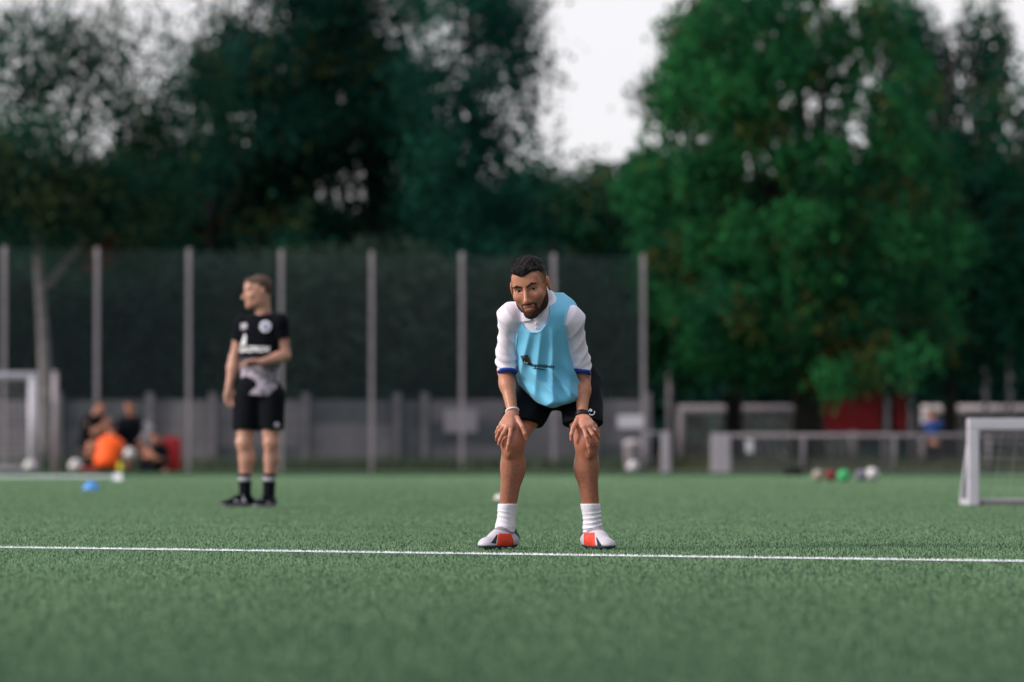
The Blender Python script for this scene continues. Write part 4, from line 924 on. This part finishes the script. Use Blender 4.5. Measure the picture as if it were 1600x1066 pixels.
# boots with a red inner panel and a dark tick
for q in 'LR':
    s, upo, W, f_, r_ = boot(J, q, pl, M_shoe, M_collar)
    sg = 1 if q == 'L' else -1                                          # inner side of the foot
    o = A3(J['an' + q]); inx = 1 if q == 'L' else -1
    c = SDF(); c.add(grow(s, .002), .001); inn = nrm(np.array((inx, 0, 0)) * .6 + np.array((0, -.8, 0)))
    a, b = (W(0, .105, 0), W(0, .005, 0))
    cx0, cx1 = ((777, 805) if q == 'L' else (911.5, 929)); x0, x1 = (cx0 - 852) / PXM, (cx1 - 852) / PXM
    c.cut(half((-1, 0, .10 if q == 'L' else -.0), (x0, 0, .03)), .002); c.cut(half((1, 0, (.30 if q == 'L' else .05)), (x1, 0, .012 if q == 'L' else .03)), .002)
    c.cut(half((.05 * inx, 0, 1), (x0, 0, .074)), .002); c.cut(half((0, 1, 0), (0, float(o[1]) - .012, 0)), .002); c.cut(half((0, 0, -1), (0, 0, .013)), .002)
    c.mesh('red_panel', A3((o[0], o[1], 0)) + A3((-.2, -.25, -.01)), A3((o[0], o[1], 0)) + A3((.2, .1, .15)), .0026, M_bred, upo)
    tk = [(776.5, 834), (777.6, 835), (775.2, 848), (767.5, 846.5)] if q == 'L' else [(930.2, 838), (931.6, 839), (938.5, 850.5), (932.5, 853)]
    v, f = patch(S2(tk), 5, 8); decal('tick', v, f, s, M_mark, upo, .0026, -.5)
# wristbands
for q, m, wv, off in (('L', M_pale, .0035, .012), ('R', M_band, .011, .012)):
    wr, el = A3(J['wr' + q]), A3(J['el' + q]); d = A3(nrm(el - wr)); c = SDF(); c.add(rc(wr + d * (off - .03), wr + d * (off + .03), .0315, .0325), .002); c.cut(half(d, wr + d * (off + wv)), .002); c.cut(half(-d, wr + d * (off - wv)), .002)
    c.mesh('wristband', wr - .08, wr + .08, .0024, m, pl)
# ------------------------------------------------------------------ the other people
M_navy = mat('cloth_navy', lin(11, 16, 26), 0.8, 60, 0.15, spec=0.15); M_grey = mat('cloth_grey', lin(176, 172, 184), 0.75, 60, 0.1)
M_orange = mat('bib_orange', lin(255, 96, 20), 0.6, 60, 0.1); M_bluej = mat('jacket_blue', lin(14, 62, 130), 0.6, 60, 0.1)
M_blond = mat('hair_blond', lin(80, 60, 50), 0.7, 200, 0.3); M_brown = mat('hair_brown', lin(48, 36, 32), 0.7, 200, 0.3)
def print_shirt():
    m = bpy.data.materials.new('training_shirt'); m.use_nodes = True; nt = m.node_tree; N = nt.nodes; Lk = nt.links; b = N['Principled BSDF']; b.inputs['Roughness'].default_value = 0.85; b.inputs['Specular IOR Level'].default_value = 0.1
    tc = N.new('ShaderNodeTexCoord'); nz = N.new('ShaderNodeTexNoise'); nz.inputs['Scale'].default_value = 13; nz.inputs['Detail'].default_value = 4; nz.inputs['Distortion'].default_value = 1.2; Lk.new(tc.outputs['Object'], nz.inputs['Vector'])
    sp = N.new('ShaderNodeSeparateXYZ'); Lk.new(tc.outputs['Object'], sp.inputs[0])
    mr = N.new('ShaderNodeMapRange'); mr.inputs['From Min'].default_value = 1.13; mr.inputs['From Max'].default_value = 1.0; Lk.new(sp.outputs['Z'], mr.inputs['Value'])
    r = N.new('ShaderNodeMapRange'); r.inputs['From Min'].default_value = 0.30; r.inputs['From Max'].default_value = 0.54; Lk.new(nz.outputs['Fac'], r.inputs['Value'])
    mu = N.new('ShaderNodeMath'); mu.operation = 'MULTIPLY'; Lk.new(mr.outputs[0], mu.inputs[0]); Lk.new(r.outputs[0], mu.inputs[1])
    mx_ = N.new('ShaderNodeMix'); mx_.data_type = 'RGBA'; mx_.inputs[6].default_value = (*lin(9, 13, 22), 1); mx_.inputs[7].default_value = (*lin(176, 168, 184), 1)
    Lk.new(mu.outputs[0], mx_.inputs[0]); Lk.new(mx_.outputs[2], b.inputs['Base Color'])
    return m
def figure(label, D, px0, J, hc, hR, hs, vox, shirt, shorts, hair, socks, shoes, sleeve=.55, group='people on the pitch', bib=None, skin=SKIN, shirt_g=.016, short_to=.72, hands=None, hem=None, sleeve_m=None, long=False):
    root = tag(empty('person', (X(px0, D), D, 0)), label, 'person', group)
    s = SDF(); torso(s, J, -.012); s.add(placed(HEAD, hR, hc, hs, .18), .012)
    s.add(rc(A3(J['neck']), A3(hc) + A3(hR) @ A3((0, .030, -.05)) * hs, .058 * hs, .054 * hs), .03)
    for q in 'LR': arm(s, J, q, 0, 2); leg(s, J, q)
    for q in 'LR':
        dv, cv = (hands or {}).get(q, (A3(J['wr' + q]) - A3(J['el' + q]), (0, -1, 0))); lump_hand(s, J['wr' + q], dv, cv, fr=max(.0085, vox * 1.25))
    pts = np.array([A3(v) for k, v in J.items() if hasattr(v, '__len__')] + [A3(hc)]); lo, hi = pts.min(0) - .24, pts.max(0) + .24; lo[2] = -.03
    s.mesh('body', lo, hi, vox, M_skin, root, skin_col(skin))
    # hair cap
    hq = lambda p: ((p - A3(hc)) @ A3(hR)) / hs
    h = SDF(); h.add(((lambda p: hs * SKULL.ev(hq(p)) - .002 - .006 * np.clip((hq(p)[:, 2] - .04) / .05, 0, 1) - .002 * wob(p, 150, 2)), np.zeros(3, np.float32), 1e3), .001)
    h.cut(((lambda p: (lambda q: np.where(q[:, 1] > -.01, -.02 - .045 * np.clip(q[:, 1] / .06, 0, 1), .058 + .016 * np.clip((-.03 - q[:, 1]) / .05, 0, 1)) - q[:, 2])(hq(p))), np.zeros(3, np.float32), 1e3), .004)
    h.mesh('hair', A3(hc) - .17, A3(hc) + .17, min(vox, .006), hair, root)
    # shirt
    t = SDF(); torso(t, J, shirt_g, .08); g = shirt_g + .006
    for q in 'LR':
        S_, E_, W_ = A3(J['sh' + q]), A3(J['el' + q]), A3(J['wr' + q]); a = SDF(); dax = nrm(E_ - S_)
        if long:
            a.add(rc(S_, E_, .058 + .008, .046 + .01), .03); a.add(rc(E_, W_, .048 + .008, .036), .03)
        else:
            a.add(rc(S_, S_ + (E_ - S_) * sleeve * 1.3, .058 + .010, .056 + .012), .03); a.cut(half(dax, S_ + (E_ - S_) * sleeve), .004)
        if sleeve_m: a.mesh('sleeve', np.minimum(np.minimum(S_, E_), W_) - .12, np.maximum(np.maximum(S_, E_), W_) + .12, vox, sleeve_m.get(q, shirt), root)
        else: t.add(((lambda p, a=a: a.ev(p)), (S_ + E_) / 2, .40), .02)
    t.disp(lambda p: .005 * wob(p, 26, 3) + .003 * wob(p * A3((1, 1, .4)), 50, 6))
    pel, nk = A3(J['pel']), A3(J['neck']); ax = nrm(nk - pel); hm = pel - A3(ax) * .035 if hem is None else pel + A3(ax) * hem
    t.cut(half(-ax, hm), .004); t.sub(rc(nk + A3(ax) * .01, A3(hc), .064, .064), .006)
    to = t.mesh('shirt', lo, hi, vox, shirt, root)
    if bib is not None:
        b2 = SDF(); torso(b2, J, shirt_g + .022, .09); b2.disp(lambda p: .008 * wob(p, 22, 5)); b2.cut(half(-ax, pel - A3(ax) * .12), .004)
        for q in 'LR': b2.sub(rc(A3(J['sh' + q]), A3(J['el' + q]), .075, .06), .01)
        b2.sub(rc(nk + A3(ax) * .01, A3(hc), .07, .07), .006); b2.mesh('bib', lo, hi, vox, bib, root)
    # shorts
    st = SDF(); r_ = nrm(A3(J['shR']) - A3(J['shL'])); st.add(ell(pel + A3(ax) * .03, (.165, .13, .14)), .01)
    for q in 'LR':
        H_, K_ = A3(J['hip' + q]), A3(J['kn' + q]); e = SDF(); e.add(rc(H_, H_ + (K_ - H_) * (short_to + .12), .105, .092), .01); e.cut(half(nrm(K_ - H_), H_ + (K_ - H_) * short_to), .004)
        st.add(((lambda p, e=e: e.ev(p)), (H_ + K_) / 2, .45), .03)
    st.disp(lambda p: .005 * wob(p * A3((1, 1, .5)), 34, 3)); st.cut(half(ax, pel + A3(ax) * .12), .004)
    sto = st.mesh('shorts', lo, hi, vox, shorts, root)
    if short_to > .9:
        for q in 'LR':
            c = SDF(); c.add(rc(A3(J['kn' + q]), A3(J['an' + q]), .085, .065), .01); c.mesh('trouser_leg', np.minimum(A3(J['kn' + q]), A3(J['an' + q])) - .12, np.maximum(A3(J['kn' + q]), A3(J['an' + q])) + .12, vox, shorts, root)
    for q in 'LR':
        an, kn = A3(J['an' + q]), A3(J['kn' + q]); d = A3(nrm(kn - an)); c = SDF(); c.add(rc(an - d * .03, an + d * .2, .044, .050), .01); c.cut(half(d, an + d * .175), .003)
        so = c.mesh('sock', an - .24, an + .24, min(vox, .006), socks, root)
        if vox < .006:
            c2 = SDF(); c2.add(rc(an - d * .03, an + d * .2, .0455, .0515), .01); c2.cut(half(d, an + d * .150), .002); c2.cut(half(-d, an + d * .118), .002); c2.mesh('sock_band', an - .24, an + .24, .005, M_grey, so)
        if vox < .006:
            boot(J, q, root, shoes, None, sole_m=M_grey)
        else:
            toe = A3(J['toe' + q]); f = A3(nrm((toe - an) * np.array((1, 1, 0)))); z0 = max(.03, an[2] - .05); o = A3((an[0], an[1], z0)); c = SDF()
            c.add(rc(o - f * .045, o + f * .14, .042, .034), .02); c.add(rc(o, an, .04, .042), .03); c.mesh('boot', o - .25, o + .25, vox, shoes, root)
    return root, t, to, st, sto
# coach
DC = depth(793); PC = FPX / DC
def C(px, py, y=0.0): return np.array(((px - 390) / PC, y, (793 - py) / PC))
J2 = dict(pel=C(404, 612, .02), neck=C(411, 494, .01), shL=C(380, 508, .05), shR=C(437, 506, -.04), elL=C(365, 560, .07), wrL=C(358, 603, .02), elR=C(446, 556, -.05), wrR=C(412, 567, -.20),
          hipL=C(387, 622, .03), hipR=C(424, 622, .0), knL=C(382, 692, .0), knR=C(424, 692, -.03), anL=C(383, 776, .03), anR=C(420, 776, .0), toeL=C(350, 788, -.05), toeR=C(407, 789, -.13), leg=1.0, bulk=.98)
coach, cs, cso, cst, csto = figure('man in black printed training shirt and black shorts standing, looking left', DC, 390, J2, C(403, 457, -.015), rot(72, 2, 0), 1.03, .0052, print_shirt(), M_black, M_blond, M_navy, M_black, sleeve=.50,
       hands={'R': ((-1, -.1, .05), (0, -.3, -1)), 'L': ((-.05, -.1, -1), (.3, -1, 0))}, hem=-.03, skin=np.array((.50, .265, .20)))
S3 = lambda pts: [((px - 390) / PC, (793 - py) / PC) for px, py in pts]
v, f = disc(S3([(416, 511)])[0], .0, .043, 0, 360, 24); decal('crest', v, f, cs, M_pale, cso, .006)
v, f = disc(S3([(416, 511)])[0], .019, .026, 0, 360, 24); decal('crest', v, f, cs, mat('crest_blue', lin(110, 120, 190), .6, 60, .05), cso, .008)
v, f = disc(S3([(416, 511)])[0], .0, .010, 0, 360, 12); decal('crest', v, f, cs, MATS['crest_blue'], cso, .008)
v, f = patch(S3([(376, 506), (386, 505), (387, 513), (377, 516)]), 5, 4); decal('maker_mark', v, f, cs, M_grey, cso, .006)
v, f = textmesh('GAZPROM', .058, S3([(373.5, 550.5)])[0], 0, .0022, 1.0); w_ = v[:, 0].max() - v[:, 0].min(); v[:, 0] = v[:, 0].min() + (v[:, 0] - v[:, 0].min()) * (49 / PC) / w_; decal('lettering', v, f, cs, M_pale, cso, .006)
v, f = patch(S3([(383.5, 520.5), (385.5, 527), (384.5, 540), (375.5, 540)]), 4, 8); decal('flame_mark', v, f, cs, M_pale, cso, .006)
v, f = disc(S3([(434, 664)])[0], .0, .02, 0, 360, 14); decal('emblem', v, f, cst, M_grey, csto, .005)
for q, pts in (('L', [(366, 770), (378, 772), (386, 785), (367, 784)]), ('R', [(407, 772), (413, 773), (411, 780), (405, 779)]), ('R', [(418, 776), (424, 778), (427, 790), (419, 790)])):
    an = A3(J2['an' + q]); toe = A3(J2['toe' + q]); ft = nrm((toe - an) * np.array((1, 1, 0))); bs = SDF(); o = A3((an[0], an[1], 0)); bs.add(rc(o - A3(ft) * .045 + A3((0, 0, .04)), o + A3(ft) * .15 + A3((0, 0, .03)), .050, .036), .01); bs.add(rc(o + A3((0, 0, .05)), o + A3((0, 0, .11)), .045, .042), .02)
    v, f = patch(S3(pts), 5, 5); decal('shoe_patch', v, f, bs, M_grey, coach, .004)
# huddle by the fence at the left
DK = 68.3; PK = FPX / DK
def K(x0):
    return lambda px, py, y=0.0: np.array(((px - x0) / PK, y, (733.5 - py) / PK))
k = K(148)
figure('player in dark kit crouching at the left of the huddle by the fence', DK, 145, dict(pel=k(138, 693, .05), neck=k(152, 645, -.08), shL=k(141, 653, -.16), shR=k(159, 652, .06), elL=k(152, 673, -.30), wrL=k(166, 663, -.34), elR=k(166, 672, -.10), wrR=k(172, 660, -.22),
       hipL=k(137, 697, -.02), hipR=k(141, 697, .12), knL=k(150, 692, -.32), knR=k(155, 694, -.05), anL=k(140, 725, -.25), anR=k(147, 725, .0), toeL=k(150, 730, -.32), toeR=k(157, 730, -.06), bulk=1.25, arm=1.15), k(160, 633, -.14), rot(-45, 15, 0), 1.0, .010, M_navy, M_navy, M_brown, M_navy, M_red, sleeve=.9, group='players huddled by the fence')
k = K(205)
figure('player in dark shirt with pale sleeves kneeling in the huddle, hand on hip', DK + .3, 205, dict(pel=k(202, 690, .1), neck=k(204, 648, .0), shL=k(188, 656, -.02), shR=k(220, 656, .0), elL=k(184, 676, -.12), wrL=k(192, 690, -.22), elR=k(234, 666, .05), wrR=k(222, 682, -.05),
       hipL=k(196, 694, .08), hipR=k(209, 694, .08), knL=k(198, 726, -.12), knR=k(226, 698, -.22), anL=k(200, 726, .3), anR=k(222, 726, -.15), toeL=k(200, 730, .42), toeR=k(226, 730, -.30), bulk=1.2), k(203, 632, -.06), rot(5, 12, 0), 1.0, .010, M_navy, M_black, M_brown, M_navy, M_black, sleeve=.9, group='players huddled by the fence', sleeve_m={'L': M_navy, 'R': M_grey}, long=True)
k = K(170)
figure('small player in bright orange bib kneeling with back to the camera', DK - 1.6, 170, dict(pel=k(166, 716, -.05), neck=k(174, 684, .05), shL=k(162, 691, .06), shR=k(184, 691, .02), elL=k(158, 706, .16), wrL=k(165, 716, .26), elR=k(188, 706, .12), wrR=k(183, 716, .24),
       hipL=k(160, 720, -.02), hipR=k(172, 720, -.02), knL=k(158, 727, .28), knR=k(178, 727, .28), anL=k(160, 727, -.06), anR=k(176, 727, -.06), toeL=k(158, 730, -.16), toeR=k(178, 730, -.16), bulk=1.15), k(173, 668, .10), rot(180, 10, 0), .86, .010, M_navy, M_orange, M_brown, M_navy, M_black, group='players huddled by the fence', bib=M_orange, shirt_g=.01)
k = K(246)
figure('small dark-clad player sitting on the turf beside the red kit bag', DK - .3, 246, dict(pel=k(251, 723, .1), neck=k(247, 694, .05), shL=k(238, 700, -.02), shR=k(256, 700, .08), elL=k(236, 714, -.12), wrL=k(236, 712, -.28), elR=k(259, 715, .05), wrR=k(258, 728, -.05),
       hipL=k(246, 725, .06), hipR=k(256, 725, .06), knL=k(233, 705, -.26), knR=k(242, 710, -.3), anL=k(229, 728, -.40), anR=k(238, 728, -.45), toeL=k(224, 730, -.5), toeR=k(234, 731, -.55), bulk=.85, arm=.85, leg=.85), k(243, 681, -.02), rot(30, 10, 0), .95, .010, M_navy, M_black, M_brown, M_navy, M_black, group='players huddled by the fence')
DB = 74.0; PB = FPX / DB
k = lambda px, py, y=0.0: np.array(((px - 1456) / PB, y, (733.5 - py) / PB))
figure('small figure in bright blue jacket standing behind the barrier on the right', DB, 1456, dict(pel=k(1457, 692, .02), neck=k(1457, 660, .0), shL=k(1446, 665), shR=k(1468, 665), elL=k(1442, 679, .03), wrL=k(1451, 688, -.14), elR=k(1472, 679, .03), wrR=k(1463, 688, -.14),
       hipL=k(1452, 694), hipR=k(1462, 694), knL=k(1451, 712, -.02), knR=k(1463, 712, -.02), anL=k(1450, 729), anR=k(1464, 729), toeL=k(1448, 732, -.1), toeR=k(1466, 732, -.1), bulk=.72, arm=.75, leg=.7), k(1456, 648, -.03), rot(150, 5, 0), .85, .010, M_bluej, M_black, M_brown, M_black, M_grey, long=True, sleeve_m={'L': M_navy, 'R': M_navy}, group='people on the pitch', short_to=.95)
